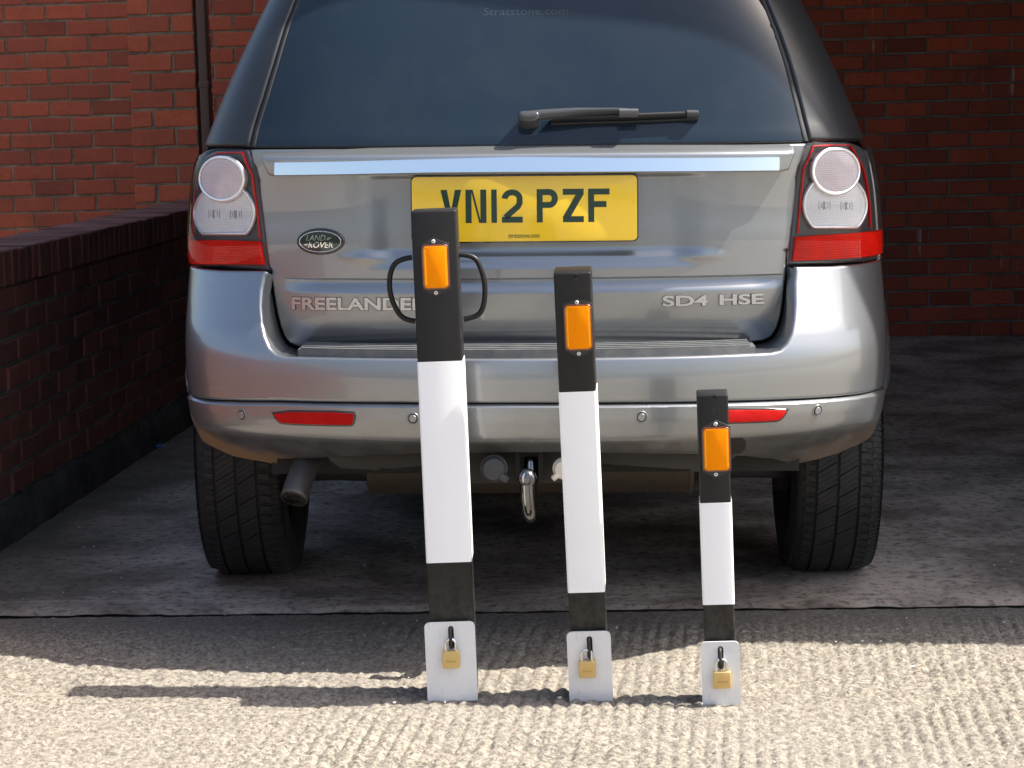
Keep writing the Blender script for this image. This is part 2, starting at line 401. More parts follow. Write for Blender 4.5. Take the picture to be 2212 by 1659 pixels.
def zapron(X, Y):
    inside = np.clip((1.75 - np.abs(X)) / .25, 0, 1) * np.clip((Y - 3.9) / .2, 0, 1)
    rid = np.clip((5.60 - Y) / .12, 0, 1)
    wx = .012 * vnoise(X, Y, .30, .6, 21) + .006 * vnoise(X, Y, .07, .20, 22)
    ph = (X - .10 * Y + wx) / .0335
    amp = (.35 + 1.2 * np.clip(1.3 * vnoise(X, Y, .24, .28, 23) + .5, 0, 1)) * np.clip((X + 1.0) / .7, .30, 1)
    ridge = (np.abs(np.sin(np.pi * ph)) ** .6 - .6) * .0066 * amp * rid * (.65 + .8 * np.clip(1.4 * vnoise(X, Y, .022, .030, 24) + .5, 0, 1))
    diag = 0
    n = .004 * vnoise(X, Y, .11, .10, 1) + .0036 * vnoise(X, Y, .030, .024, 2) + .0068 * vnoise(X, Y, .0125, .0105, 3)
    big = .012 * vnoise(X, Y, .7, .5, 4)
    lowj = -.004 * np.clip((Y - 5.55) / .12, 0, 1)
    return (ridge + diag + n * (.45 + .55 * rid)) * inside + big * inside * .7 - .004 + lowj
xs = np.concatenate([[-70, -20, -8, -4, -2.4], np.arange(-1.75, 1.7501, .0042), [2.4, 4, 8, 20, 70]])
ys = np.concatenate([[-70, -20, -8, 0, 2.5, 3.6], np.arange(3.9, JY + .0001, .0042), [JY]])
me = grid_mesh('apron', xs, ys, zapron, lambda X, Y: np.where(Y > JY - .02, Y + (joint(X) - JY), Y))
link('concrete_apron', me, CONCRETE, kind='structure')
def zfloor(X, Y): return np.where(np.abs(X) < 6, .0035 * vnoise(X, Y, .35, .3, 31) + .0018 * vnoise(X, Y, .04, .05, 32), 0) + np.where(Y < JY + .03, -.002, .004)
xs = np.concatenate([[-70, -20, -6], np.arange(-3, 3.01, .02), [6, 20, 70]])
ys = np.concatenate([[0, .012, .03, .06], np.arange(.1, 1.5, .02), np.arange(1.6, 8, .1), [14, 60]]) + JY
def yfl(X, Y): return Y + np.where(Y < JY + .035, .0035 + (joint(X) - JY) + np.clip(.020 * vnoise(X, X * 0, .16, 1, 41) + .012 * vnoise(X, X * 0, .03, 1, 42), -.004, .02), 0)
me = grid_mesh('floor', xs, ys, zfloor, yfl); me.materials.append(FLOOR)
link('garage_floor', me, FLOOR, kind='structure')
bm = bmesh.new(); box_bm(bm, -70, 70, JY - .3, JY + .3, -.12, -.0105)
link('joint_bed', bm_mesh('joint_bed', bm), simple('joint_dirt', (.10, .09, .078), .95), kind='structure')

# ------------------------------------------------------------------ brickwork
def brick_variants(L, H, D, m, n=6):
    out = []
    for k in range(n):
        bm = bmesh.new(); box_bm(bm, -L / 2, L / 2, -D / 2, D / 2, -H / 2, H / 2)
        for v in bm.verts:
            v.co.x += random.uniform(-.0028, .0028); v.co.z += random.uniform(-.0024, .0024); v.co.y += random.uniform(-.0012, .0012)
        front = [f for f in bm.faces if f.calc_center_median().y < -D * .4]
        es = [e for f in front for e in f.edges]
        bmesh.ops.bevel(bm, geom=es, offset=.004, segments=1, affect='EDGES')
        me = bm_mesh('brick', bm); me.materials.append(m); out.append(me)
    return out
class Wall:
    """local frame: x along, y depth (front face at y=0, towards -y), z up"""
    def __init__(s, root): s.root = root; s.n = 0; s.stuff = []
    def brick(s, var, x, z, y0, D, single=True, rz=0, ry=0):
        me = random.choice(var); jy = random.uniform(-.0025, .0025)
        mt = Matrix.Translation((x, y0 + D / 2 + jy, z)) @ Matrix.Rotation(rz, 4, 'Z') @ Matrix.Rotation(ry + random.uniform(-.006, .006), 4, 'Y')
        if single and s.n < 298:
            o = bpy.data.objects.new('brick', me); COL.objects.link(o); o.parent = s.root
            o.matrix_local = mt; s.n += 1
        else: s.stuff.append((me, mt))
    def finish(s, m, name='brick_infill'):
        if not s.stuff: return
        bm = bmesh.new()
        for me, mt in s.stuff:
            t = me.copy(); t.transform(mt); bm.from_mesh(t); bpy.data.meshes.remove(t)
        me = bpy.data.meshes.new(name); bm.to_mesh(me); bm.free(); link(name, me, m, s.root, kind='stuff')

BY = -.085   # yaw of the building (radians, clockwise)
LEAN = -.018
def b_root(name, label, cat, x=0, y=12.3): return thing(name, label, cat, (x, y, 0), (0, LEAN, BY))
JO = .0125
# wall beyond the car, right of the drainpipe (under the roof)
rootR = b_root('brick_wall', 'dark shaded red brick wall beyond the car, right of the brown pipe, with white lime streaks', 'wall')
WR = Wall(rootR); H, Lr = .0838, .2185
vr = brick_variants(Lr - JO, H - JO, .1, BRICK_R); vhalf = brick_variants(Lr / 2 - JO, H - JO, .1, BRICK_R, 3)
k0 = -int((1.295 + .08) / H)
for k in range(k0, 17):
    z0 = 1.295 + k * H
    off = 2.02 if k % 2 == 0 else 2.13
    i0 = int((-1.30 - off) / Lr); i1 = int((4.6 - off) / Lr)
    for i in range(i0, i1):
        x = off + (i + .5) * Lr; xl = x - Lr / 2
        if xl < -1.32: continue
        vis = (.9 < x < 2.95 and z0 < 1.85)
        if vis: WR.brick(vr, x, z0 + H / 2, 0, .1)
        else: WR.stuff.append((random.choice(vr), Matrix.Translation((x, .05 + random.uniform(-.002, .002), z0 + H / 2))))
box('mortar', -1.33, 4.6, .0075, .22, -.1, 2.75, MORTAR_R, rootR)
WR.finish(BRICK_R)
# wall left of the drainpipe, same plane
rootL = b_root('brick_wall', 'sunlit-side red brick wall in the upper left, behind and left of the brick pier', 'wall')
WL = Wall(rootL); H, Ll = .0861, .229
vl = brick_variants(Ll - JO, H - JO, .1, BRICK_L)
for k in range(-15, 17):
    z0 = 1.773 + k * H - 0
    off = -2.709 if k % 2 == 0 else -2.597
    for i in range(-12, 8):
        x = off + (i + .5) * Ll
        if x + Ll / 2 > -.86: continue
        vis = (-2.95 < x and .45 < z0 < 1.95)
        if x - Ll / 2 < -4.9: continue
        if vis: WL.brick(vl, x, z0 + H / 2, -.03, .1)
        else: WL.stuff.append((random.choice(vl), Matrix.Translation((x, -.03 + .05, z0 + H / 2))))
box('mortar', -4.9, -.9, -.0225, .2, -.1, 3.2, MORTAR_L, rootL)
WL.finish(BRICK_L)
# pier in front
pl = atY(268, 10, 10.6); pr = atY(418, 10, 10.6)
PW = pr[0] - pl[0]
rootP = thing('brick_pier', 'tall red brick pier rising behind the low wall, beside the brown pipe', 'pier', (float(pl[0]) + .035, 10.6, 0), (0, LEAN, BY))
WP = Wall(rootP); H = .0861
vs_ = brick_variants(PW * .66 - JO, H - JO, .1, BRICK_PIER); vh_ = brick_variants(PW * .34 - JO, H - JO, .1, BRICK_PIER)
vsd = brick_variants(.215, H - JO, .1, BRICK_PIER)
def pier_z(py): return (atY(300, py, 10.6))[2]
zph = pier_z((95 / 2.011) * .72) ; kk = 0
n0 = int(zph / H) + 1
for k in range(-n0, 10):
    z0 = zph + k * H
    a, b = (.66, .34) if (k % 2 == 1) else (.34, .66)
    WP.brick(vs_ if a > .5 else vh_, PW * a / 2, z0 + H / 2, 0, .1)
    WP.brick(vs_ if b > .5 else vh_, PW * (a + b / 2), z0 + H / 2, 0, .1)
    WP.brick(vsd, PW - .05 - .0, z0 + H / 2, .23 - .05, .1, rz=R_(90))
    WP.brick(vsd, .05, z0 + H / 2, .23 - .05, .1, rz=R_(-90))
box('mortar', .0065, PW - .0065, .0065, .34, 0, 3.1, MORTAR_L, rootP)
# brown downpipe right of the pier
pc = atY(431, 10, 10.57)
pr_ = thing('drainpipe', 'dark brown square drainpipe running up beside the brick pier', 'pipe', (float(pc[0]) + .033, 10.57, 0), (0, LEAN, BY))
box('pipe', -.020, .020, 0, .07, 0, 2.9, PIPE, pr_, bev=.003)
for z in (.5, 1.35, 2.45): box('bracket', -.024, .024, -.003, .073, z, z + .03, PIPE, pr_, bev=.002)

# low wall on the left
lw = thing('low_brick_wall', 'low dark brick boundary wall with brick-on-edge coping, left of the car', 'wall', (-1.50, 6.65, 0), (0, 0, math.atan2(1, .079)))
# local x runs away along the wall, local -y faces the car
WW = Wall(lw); H, Lw = .0785, .215
vw = brick_variants(Lw - JO, H - JO, .1, BRICK_LOW); vc = brick_variants(.072 - .007, .105, .215, BRICK_LOW)
for k in range(8):
    z0 = .756 - (k + 1) * H
    for i in range(-18, 22):
        x = (i + (.5 if k % 2 else 0)) * Lw + .06
        if -.35 < x < 2.6: WW.brick(vw, x, z0 + H / 2, 0, .1)
        elif -3.6 < x < 4.2: WW.stuff.append((random.choice(vw), Matrix.Translation((x, .05 + random.uniform(-.002, .002), z0 + H / 2))))
for i in range(-50, 58):
    x = i * .072 + .02
    if -.3 < x < 2.7: WW.brick(vc, x, .808, -.004, .215)
    else: WW.stuff.append((random.choice(vc), Matrix.Translation((x, -.004 + .1075, .808))))
box('mortar', -3.6, 4.15, .0065, .205, .0, .8585, MORTAR_LOW, lw)
WW.finish(BRICK_LOW)
bm = bmesh.new(); n = 120; rows = [(.012, -.03, .5), (-.022, .02, .6), (-.018, .07, .6), (-.008, .118, .6), (.012, .135, .6)]
rr = []
for (yy, zz, s_) in [(-.030, -.02, 0), (-.026, .03, 1), (-.016, .08, 1), (-.008, .118, 1), (.02, .128, 1)]:
    rr.append([bm.verts.new((-3.6 + 7.75 * i / n, yy + s_ * random.uniform(-.006, .006), zz + s_ * random.uniform(-.012, .012))) for i in range(n + 1)])
for a, b in zip(rr[:-1], rr[1:]):
    for i in range(n): bm.faces.new((a[i], a[i + 1], b[i + 1], b[i]))
link('plinth', bm_mesh('plinth', bm, smooth=True), PLINTH, lw)

# roof over the parking bay and added side wall (both out of the frame, they throw the shade)
rf = thing('carport_roof', 'flat roof over the parking bay, just above the picture, casting the shade', 'roof', (3.1, 5.14, 2.6), (0, 0, BY))
box('roof_sheet', -4.45, 3.4, 0, 7.6, 0, .12, ROOFM, rf)
box('fascia', -4.45, 3.4, -.02, -.001, -.05, .14, ROOFM, rf)
sw = thing('sun_stop_wall', 'unseen brick wall added right of the picture to keep sun out of the bay', 'wall', (4.2, 5.6, 0), (0, 0, BY))
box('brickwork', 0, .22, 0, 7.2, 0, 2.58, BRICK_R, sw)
# yard fence behind the photographer (seen reflected in the paint)
fz = thing('palisade_fence', 'grey steel palisade fence reflected in the car paint', 'fence', (0, -13, 0))
GALV = simple('galvanised_fence', (.22, .23, .24), .6)
pme = bpy.data.meshes.new('pale'); bm = bmesh.new()
a = [bm.verts.new(v) for v in ((-.035, 0, 0), (.035, 0, 0), (.035, 0, 1.65), (0, 0, 1.8), (-.035, 0, 1.65))]; bm.faces.new(a)
r = bmesh.ops.extrude_face_region(bm, geom=list(bm.faces)); [setattr(v, 'co', v.co + Vector((0, .02, 0))) for v in r['geom'] if isinstance(v, bmesh.types.BMVert)]
pme = bm_mesh('pale', bm); pme.materials.append(GALV)
for i in range(120):
    o = bpy.data.objects.new('pale', pme); COL.objects.link(o); o.parent = fz; o.location = (-9 + i * .15, 0, 0)
for z in (.35, 1.4): box('rail', -9.1, 9.1, .02, .06, z, z + .05, GALV, fz)

# ------------------------------------------------------------------ CAR
CX, CY, YAW = .047, 5.055, -R_(1.3)
# car-local frame: x right, y forward (away), z up
ca, sa = math.cos(YAW), math.sin(YAW)
ORI = np.array([CX, CY, 0])
def to_world(p): return ORI + np.array([p[0] * ca - p[1] * sa, p[0] * sa + p[1] * ca, p[2]])
def to_local(P): q = np.asarray(P) - ORI; return np.array([q[0] * ca + q[1] * sa, -q[0] * sa + q[1] * ca, q[2]])
def loc_at(px, py, yl):
    r = ray(px, py); c = to_local(CAM); d_ = to_local(CAM + r) - c
    return c + d_ * ((yl - c[1]) / d_[1])
car = thing('car', 'grey metallic five-door off-roader parked tail-on with yellow number plate', 'car', (CX, CY, 0), (0, 0, YAW))

def pchip(xs, ys):
    xs = np.array(xs, float); ys = np.array(ys, float); h = np.diff(xs); dl = np.diff(ys) / h
    m_ = np.zeros(len(xs)); m_[0], m_[-1] = dl[0], dl[-1]
    for i in range(1, len(xs) - 1):
        if dl[i - 1] * dl[i] > 0:
            w1, w2 = 2 * h[i] + h[i - 1], h[i] + 2 * h[i - 1]; m_[i] = (w1 + w2) / (w1 / dl[i - 1] + w2 / dl[i])
    def f(x):
        x = np.clip(np.asarray(x, float), xs[0], xs[-1]); i = np.clip(np.searchsorted(xs, x) - 1, 0, len(h) - 1)
        t = (x - xs[i]) / h[i]; t2, t3 = t * t, t * t * t
        return (2 * t3 - 3 * t2 + 1) * ys[i] + (t3 - 2 * t2 + t) * h[i] * m_[i] + (-2 * t3 + 3 * t2) * ys[i + 1] + (t3 - t2) * h[i] * m_[i + 1]
    return f
def sst(x, a, b):
    t = np.clip((np.asarray(x, float) - a) / (b - a), 0, 1); return t * t * (3 - 2 * t)
# plan curve (superellipse quarter), arc-length parametrised
W0, DC, NE = .835, .40, 2.2
tt = np.linspace(0, math.pi / 2, 4001); cx_ = W0 * np.sin(tt) ** (2 / NE); cy_ = DC * (1 - np.cos(tt) ** (2 / NE))
ss = np.concatenate([[0], np.cumsum(np.hypot(np.diff(cx_), np.diff(cy_)))]); S0 = ss[-1]
cx_ = np.append(cx_, W0); cy_ = np.append(cy_, DC + 6); ss = np.append(ss, S0 + 6)
SG = np.linspace(0, S0 + 6, 60001); 
_cx = np.interp(SG, ss, cx_); _cy = np.interp(SG, ss, cy_)
k = np.ones(41) / 41.; _cxs = np.convolve(np.pad(_cx, 20, 'edge'), k, 'valid'); _cys = np.convolve(np.pad(_cy, 20, 'edge'), k, 'valid'); _cys[:60] = _cy[:60]
def plan(s): a = np.abs(s); return np.sign(s) * np.interp(a, SG, _cxs), np.interp(a, SG, _cys)
Wt = pchip([.30, .43, .47, .52, .565, .62, .75, .90, 1.046, 1.13, 1.19, 1.30, 1.54, 1.72], [.70, .800, .814, .823, .831, .837, .842, .839, .830, .816, .792, .750, .642, .560])
# depth of the tailgate family along the centre line
PT = pchip([.60, .70, .74, .80, .86, .95, 1.05, 1.13, 1.18, 1.25, 1.40, 1.55, 1.70, 1.76], [.26, .205, .175, .160, .156, .156, .160, .163, .166, .196, .268, .345, .43, .50])
PB = pchip([.36, .40, .43, .46, .48, .50, .52, .535, .545, .56, .58, .60, .66, .705, .75, .80, .86, .94], [.34, .22, .158, .108, .078, .052, .029, .012, .008, .005, .002, .002, .000, .004, .018, .043, .072, .108])
zc = 0.883   # swage line height
def feat_t(x, z):
    """fine relief of the tailgate, positive = pushed in"""
    ax = np.abs(x); e = 1 - sst(ax, .50, .60)
    # swage: crisp notch, then a shoulder that looks at the sky
    dsw = e * (.0115 * sst(z, zc - .034, zc - .006) * (1 - sst(z, zc - .001, zc + .0022)) )
    dsw = dsw + .004 * e * (1 - sst(np.abs(z - zc), .0, .0024))
    # number plate recess
    rx = 1 - sst(ax, .315, .40); rz = sst(z, .905, .940) * (1 - sst(z, 1.112, 1.122))
    d_ = .019 * rx * rz
    # long finger ledge under the plate
    lg = (1 - sst(ax, .33, .47)) * (np.exp(-((z - .932) / .011) ** 2) * .008)
    return dsw + d_ - lg
def feat_b(x, z):
    d_ = 0. * np.asarray(z)
    return d_
def surf(layer):
    def P(s, z, off=0.):
        s = np.asarray(s, float); z = np.asarray(z, float)
        x, y = plan(s); k_ = Wt(z) / W0; x = x * k_
        if layer == 'b': y = y + PB(z) + feat_b(x, z)
        elif layer == 'g': y = y + PT(z)
        elif layer == 't': y = y + PT(z) + feat_t(x, z)
        elif layer == 'tp': y = y + PT(z)
        if layer in ('t', 'g', 'tp'):
            rr0 = np.clip(np.abs(plan(s)[0]) / W0, 0, .99999); k4 = .45 + .75 * sst(z, 1.0, 1.5); y4 = DC * (1 - (1 - rr0 ** 4) ** .25); y = y + (y4 - np.minimum(plan(s)[1], DC)) * k4
        if layer == 'v': y = y * .6 + .085 + .1 * sst(.50 - z, 0, .15)
        return np.stack([x, y + 0 * x, z + 0 * x], -1)
    def N(s, z):
        h = .0006; a = P(s + h, z) - P(s - h, z); b = P(s, z + h) - P(s, z - h)
        n_ = np.cross(a, b); return n_ / (np.linalg.norm(n_, axis=-1, keepdims=True) + 1e-12)
    return P, N
SURF = {k_: surf(k_) for k_ in ('b', 'g', 't', 'tp', 'v')}
CL = to_local(CAM); RTl = to_local(CAM + RT) - CL; UPl = to_local(CAM + UP) - CL; FWl = to_local(CAM + fw) - CL
def proj_local(p_):
    v = p_ - CL; dpt = v @ FWl
    return np.stack([1106 + FPX * (v @ RTl) / dpt, 829.5 - FPX * (v @ UPl) / dpt], -1)
_tab = {}
def on(layer, pts):
    """pixel -> (s,z) on the body surface"""
    P, N = SURF[layer]
    if layer not in _tab:
        sg, zg = np.meshgrid(np.linspace(-S0 - .035, S0 + .035, 261), np.linspace(.36, 1.72, 171)); _tab[layer] = (sg, zg, proj_local(P(sg, zg)))
    sg, zg, pj = _tab[layer]; out = []
    for q in pts:
        if q[0] == 's': out.append((q[1], q[2])); continue
        d2 = (pj[..., 0] - q[0]) ** 2 + (pj[..., 1] - q[1]) ** 2 + (np.abs(sg) > S0 - .025) * 9
        i = np.unravel_index(np.argmin(d2), d2.shape); s, z = sg[i], zg[i]
        for _ in range(6):
            h = 1e-4; a = proj_local(P(s, z)); js = (proj_local(P(s + h, z)) - a) / h; jz = (proj_local(P(s, z + h)) - a) / h
            e = np.array(q[:2]) - a; J = np.stack([js, jz], 1)
            try: st = np.linalg.lstsq(J, e, rcond=1e-3)[0]
            except Exception: break
            st = np.clip(st, -.02, .02); s, z = s + st[0], z + st[1]
        out.append((float(np.clip(s, -S0 - .035, S0 + .035)), float(z)))
    return out
def resample(poly, d_, closed=True):
    q = []; n_ = len(poly); rng = range(n_ if closed else n_ - 1)
    for i in rng:
        a, b = np.array(poly[i]), np.array(poly[(i + 1) % n_]); L_ = np.linalg.norm(b - a); m_ = max(1, int(math.ceil(L_ / d_)))
        for j in range(m_): q.append(tuple(a + (b - a) * j / m_))
    if not closed: q.append(tuple(poly[-1]))
    return q
def chaikin(poly, it=1, closed=True):
    for _ in range(it):
        q = []; n_ = len(poly)
        for i in range(n_ if closed else n_ - 1):
            a, b = np.array(poly[i]), np.array(poly[(i + 1) % n_]); q += [tuple(a * .75 + b * .25), tuple(a * .25 + b * .75)]
        if not closed: q = [poly[0]] + q + [poly[-1]]
        poly = q
    return poly
def area2(p_):
    a = np.array(p_); x, y = a[:, 0], a[:, 1]; return np.sum(x * np.roll(y, -1) - np.roll(x, -1) * y)
def seg_dist(pts, poly):
    a = np.array(poly); b = np.roll(a, -1, 0); ab = b - a; L2 = (ab ** 2).sum(1) + 1e-15
    out = np.full(len(pts), 1e9)
    for i in range(len(a)):
        t = np.clip(((pts - a[i]) @ ab[i]) / L2[i], 0, 1); d_ = np.hypot(*(pts - a[i] - t[:, None] * ab[i]).T); out = np.minimum(out, d_)
    return out
def inside(pts, poly):
    a = np.array(poly); b = np.roll(a, -1, 0); r_ = np.zeros(len(pts), bool)
    for (x0, y0), (x1, y1) in zip(a, b):
        if y0 == y1: continue
        c_ = ((pts[:, 1] < y0) != (pts[:, 1] < y1)) & (pts[:, 0] < (x1 - x0) * (pts[:, 1] - y0) / (y1 - y0) + x0); r_ ^= c_
    return r_
def inset(poly, d_):
    a = np.array(poly); p0 = np.roll(a, 1, 0); p1 = np.roll(a, -1, 0)
    e0 = a - p0; e1 = p1 - a; e0 /= np.linalg.norm(e0, axis=1)[:, None] + 1e-12; e1 /= np.linalg.norm(e1, axis=1)[:, None] + 1e-12
    n0 = np.stack([-e0[:, 1], e0[:, 0]], 1); n1 = np.stack([-e1[:, 1], e1[:, 0]], 1); n_ = n0 + n1
    n_ /= np.linalg.norm(n_, axis=1)[:, None] + 1e-12; k_ = 1 / np.maximum((n_ * n0).sum(1), .5)
    return a + n_ * (d_ * k_)[:, None]
def panel(name, layer, poly, m, parent=car, off=0., r=.004, step=.012, rows=(), thick=.012, fn=None, bulge=0., mapf=None, **kw):
    """curved panel cut to a (s,z) outline, rounded at the rim, with analytic normals"""
    if mapf is None: P, N = SURF[layer]
    else: P, N = mapf
    if area2(poly) < 0: poly = poly[::-1]
    poly = resample(poly, step); pa = np.array(poly); n_ = len(pa)
    rings = [pa] + ([inset(poly, r * t) for t in (.12, .35, .68, 1.05)] if r > 0 else [])
    g0, g1 = pa.min(0), pa.max(0)
    gx = np.arange(g0[0], g1[0], step); gz = np.arange(g0[1], g1[1], step)
    gz = np.unique(np.concatenate([gz, [q for q in rows if g0[1] < q < g1[1]]]))
    G = np.stack(np.meshgrid(gx, gz), -1).reshape(-1, 2)
    if len(G):
        G = G[inside(G, poly)]
        if len(G): G = G[seg_dist(G, poly) > max(r * 1.35, step * .3)]
    ringp = [rings[0]]
    for q, t in zip(rings[1:], (.12, .35, .68, 1.05)):
        dd = seg_dist(q, poly); ok = inside(q, poly) & (dd > r * t * .8); ringp.append(q[ok])
    allp = np.concatenate(ringp + [G]) if len(G) else np.concatenate(ringp)
    edges = [(i, (i + 1) % n_) for i in range(n_)]
    vs, es, fs, ov, oe, of = delaunay_2d_cdt([Vector((float(a), float(b))) for a, b in allp], edges, [list(range(n_))], 1, 1e-6)
    V = np.array([(v.x, v.y) for v in vs])
    dist = seg_dist(V, poly)
    def depth(sz, dd):
        o_ = np.full(len(sz), off, float)
        if r > 0:
            t = np.clip(dd / r, 0, 1); o_ -= r * (1 - np.sqrt(np.maximum(0, 1 - (1 - t) ** 2)))
        if bulge: o_ += bulge * sst(dd, 0, .03)
        if fn is not None: o_ += fn(sz[:, 0], sz[:, 1])
        return o_
    def pos(sz, dd):
        q = P(sz[:, 0], sz[:, 1]); return q + N(sz[:, 0], sz[:, 1]) * depth(sz, dd)[:, None]
    X = pos(V, dist)
    h = min(.0005, r * .1 if r else .0005)
    d1 = [seg_dist(V + e, poly) * np.where(inside(V + e, poly), 1, 0) for e in ((h, 0), (-h, 0), (0, h), (0, -h))]
    a = pos(V + [h, 0], d1[0]) - pos(V - [h, 0], d1[1]); b = pos(V + [0, h], d1[2]) - pos(V - [0, h], d1[3])
    Nn = np.cross(a, b); ln = np.linalg.norm(Nn, axis=1, keepdims=True); base = N(V[:, 0], V[:, 1])
    Nn = np.where(ln > 1e-14, Nn / (ln + 1e-18), base)
    bad = (Nn * base).sum(1) < .02; Nn[bad] = base[bad]
    faces = [list(f) for f in fs]; 
    # winding so that the face looks outwards
    nv = len(V); verts = [tuple(v) for v in X]; loops_n = []; F = []
    for f in faces:
        if area2(V[f]) < 0: f = f[::-1]
        F.append(f); loops_n += [tuple(Nn[i]) for i in f]
    if thick:
        bidx = []
        key = {}
        for i in range(nv):
            for o_ in ov[i]:
                if o_ < n_: key[o_] = i
        ring = [key[i] for i in range(n_) if i in key]
        b0 = len(verts); q = X[ring]; nb = N(V[ring][:, 0], V[ring][:, 1])
        verts += [tuple(v) for v in q] + [tuple(v) for v in (q - nb * thick)]
        m_ = len(ring)
        for i in range(m_):
            j = (i + 1) % m_; F.append([b0 + j, b0 + i, b0 + m_ + i, b0 + m_ + j]); loops_n += [(0, 0, 0)] * 4
    me = mesh(name, verts, F, True, loops_n)
    return link(name, me, m, parent, **kw)
def strip(name, layer, curve, width, height, m, parent=car, off=0., closed=False, thick=.003, step=.006, mapf=None, flat=False, **kw):
    """a raised bead or band that follows a curve on the body surface"""
    P, N = SURF[layer] if mapf is None else mapf
    c_ = np.array(resample(curve, step, closed)); n_ = len(c_)
    if closed: t = np.roll(c_, -1, 0) - np.roll(c_, 1, 0)
    else: t = np.gradient(c_, axis=0)
    t /= np.linalg.norm(t, axis=1)[:, None] + 1e-12; nn_ = np.stack([-t[:, 1], t[:, 0]], 1)
    sec = [(-1, -thick / max(height, 1e-6)), (-1, .25), (-.75, .8), (-.3, 1), (.3, 1), (.75, .8), (1, .25), (1, -thick / max(height, 1e-6))]
    if flat: sec = [(-1, -thick / max(height, 1e-6)), (-1, .9), (-.92, 1), (.92, 1), (1, .9), (1, -thick / max(height, 1e-6))]
    wd = width if hasattr(width, '__len__') else np.full(n_, width)
    if len(wd) != n_: wd = np.interp(np.linspace(0, 1, n_), np.linspace(0, 1, len(wd)), wd)
    vs = []
    for (u_, v_) in sec:
        q = c_ + nn_ * (u_ * wd / 2)[:, None]
        vs.append(P(q[:, 0], q[:, 1]) + N(q[:, 0], q[:, 1]) * (off + v_ * height))
    vs = np.stack(vs, 1).reshape(-1, 3); k_ = len(sec); F = []
    for i in range(n_ if closed else n_ - 1):
        j = (i + 1) % n_
        for u_ in range(k_ - 1): F.append((i * k_ + u_, j * k_ + u_, j * k_ + u_ + 1, i * k_ + u_ + 1))
    if not closed: F += [tuple(range(k_)), tuple(range((n_ - 1) * k_, n_ * k_))[::-1]]
    me = mesh(name, vs, F, True); bm = bmesh.new(); bm.from_mesh(me); bmesh.ops.recalc_face_normals(bm, faces=bm.faces); bm.to_mesh(me); bm.free()
    me.set_sharp_from_angle(angle=R_(50)); return link(name, me, m, parent, **kw)
def ellipse(c_, a, b, n_=48, rot=0): return [(c_[0] + a * math.cos(2 * math.pi * i / n_), c_[1] + b * math.sin(2 * math.pi * i / n_)) for i in range(n_)]

# crop converters (photograph crops at 2212 px picture scale)
def crop(ox, oy, k_): return lambda pts: [((ox + x / k_) * .72, (oy + y / k_) * .72) for x, y in pts]
c1, c2, c3 = crop(0, 0, 2.011), crop(1000, 0, 2.011), crop(1972, 0, 2.011)
c4, c5, c6 = crop(0, 700, 2.011), crop(1000, 700, 2.011), crop(1972, 700, 2.011)
tl, tr_ = crop(540, 400, 3.95), crop(2330, 400, 3.95)
bl, brr = crop(560, 1150, 3.687), crop(2100, 1150, 2.765)
hs = crop(1500, 280, 3.403)
tw = crop(1100, 1280, 3.16)

# ---- dark inner shell so the shut lines are black
def shell(name, layer, s0, s1, z0, z1, off, m, ns=90, nz=40):
    P, N = SURF[layer]; sg, zg = np.meshgrid(np.linspace(s0, s1, ns), np.linspace(z0, z1, nz)); X = P(sg, zg) + N(sg, zg) * off
    F = [(j * ns + i, j * ns + i + 1, (j + 1) * ns + i + 1, (j + 1) * ns + i) for j in range(nz - 1) for i in range(ns - 1)]
    return link(name, mesh(name, X.reshape(-1, 3), F, True), m, car)
shell('inner_body', 'tp', -S0 - .05, S0 + .05, .66, 1.74, -.040, RUBBER_GAP)

# ---- tailgate
tgl = c1([(1507, 900), (1512, 950), (1540, 1010), (1558, 1080), (1582, 1300), (1600, 1480), (1618, 1609)]) + c4([(1632, 220), (1650, 360), (1668, 470), (1690, 560), (1712, 620), (1745, 665), (1800, 690)])
tgr = c3([(902, 864), (899, 905), (880, 960), (856, 1010), (845, 1060), (830, 1250), (808, 1440), (790, 1609)]) + c6([(786, 100), (775, 240), (760, 400), (745, 500), (722, 575), (690, 625), (640, 652), (590, 660)])
bot = [(660, 750), (1106, 752), (1640, 742)]
poly = on('tp', tgl + [(700, 752), (900, 756), (1106, 757), (1300, 755), (1500, 751)] + tgr[::-1])
rows = np.concatenate([np.arange(zc - .036, zc + .004, .0022), np.arange(.900, .950, .004), np.arange(1.105, 1.125, .003)])
tg = panel('tailgate', 't', poly, PAINT, r=.006, step=.0115, rows=rows)
# ---- rear window (dark privacy glass) with its rubber edge
gl_l = [(543, 317)] + c1([(1540, 780), (1600, 590), (1660, 390), (1725, 170), (1790, 0)])
gr = c3([(903, 850), (870, 720), (830, 560), (780, 370), (720, 190), (645, 0)])
P0 = on('g', gl_l); P1 = on('g', gr)
def extend(pl_, z): (a, b) = pl_[-2], pl_[-1]; k_ = (z - b[1]) / (b[1] - a[1]); return (b[0] + (b[0] - a[0]) * k_, z)
eL, eR = extend(P0, 1.665), extend(P1, 1.665)
glass_poly = P0 + [eL, (eL[0] + .05, 1.69), (eR[0] - .05, 1.69), eR] + P1[::-1]
panel('rear_window', 'g', glass_poly, GLASS, off=-.004, r=.003, step=.03, thick=.02)
for cc in (P0 + [eL], P1 + [eR]): strip('window_seal', 'g', cc, .017, .004, RUBBER_GAP, off=-.0055, thick=.02)
strip('window_seal', 'g', [P0[0], P1[0]], .006, .003, RUBBER_GAP, off=-.008, thick=.02, step=.03)
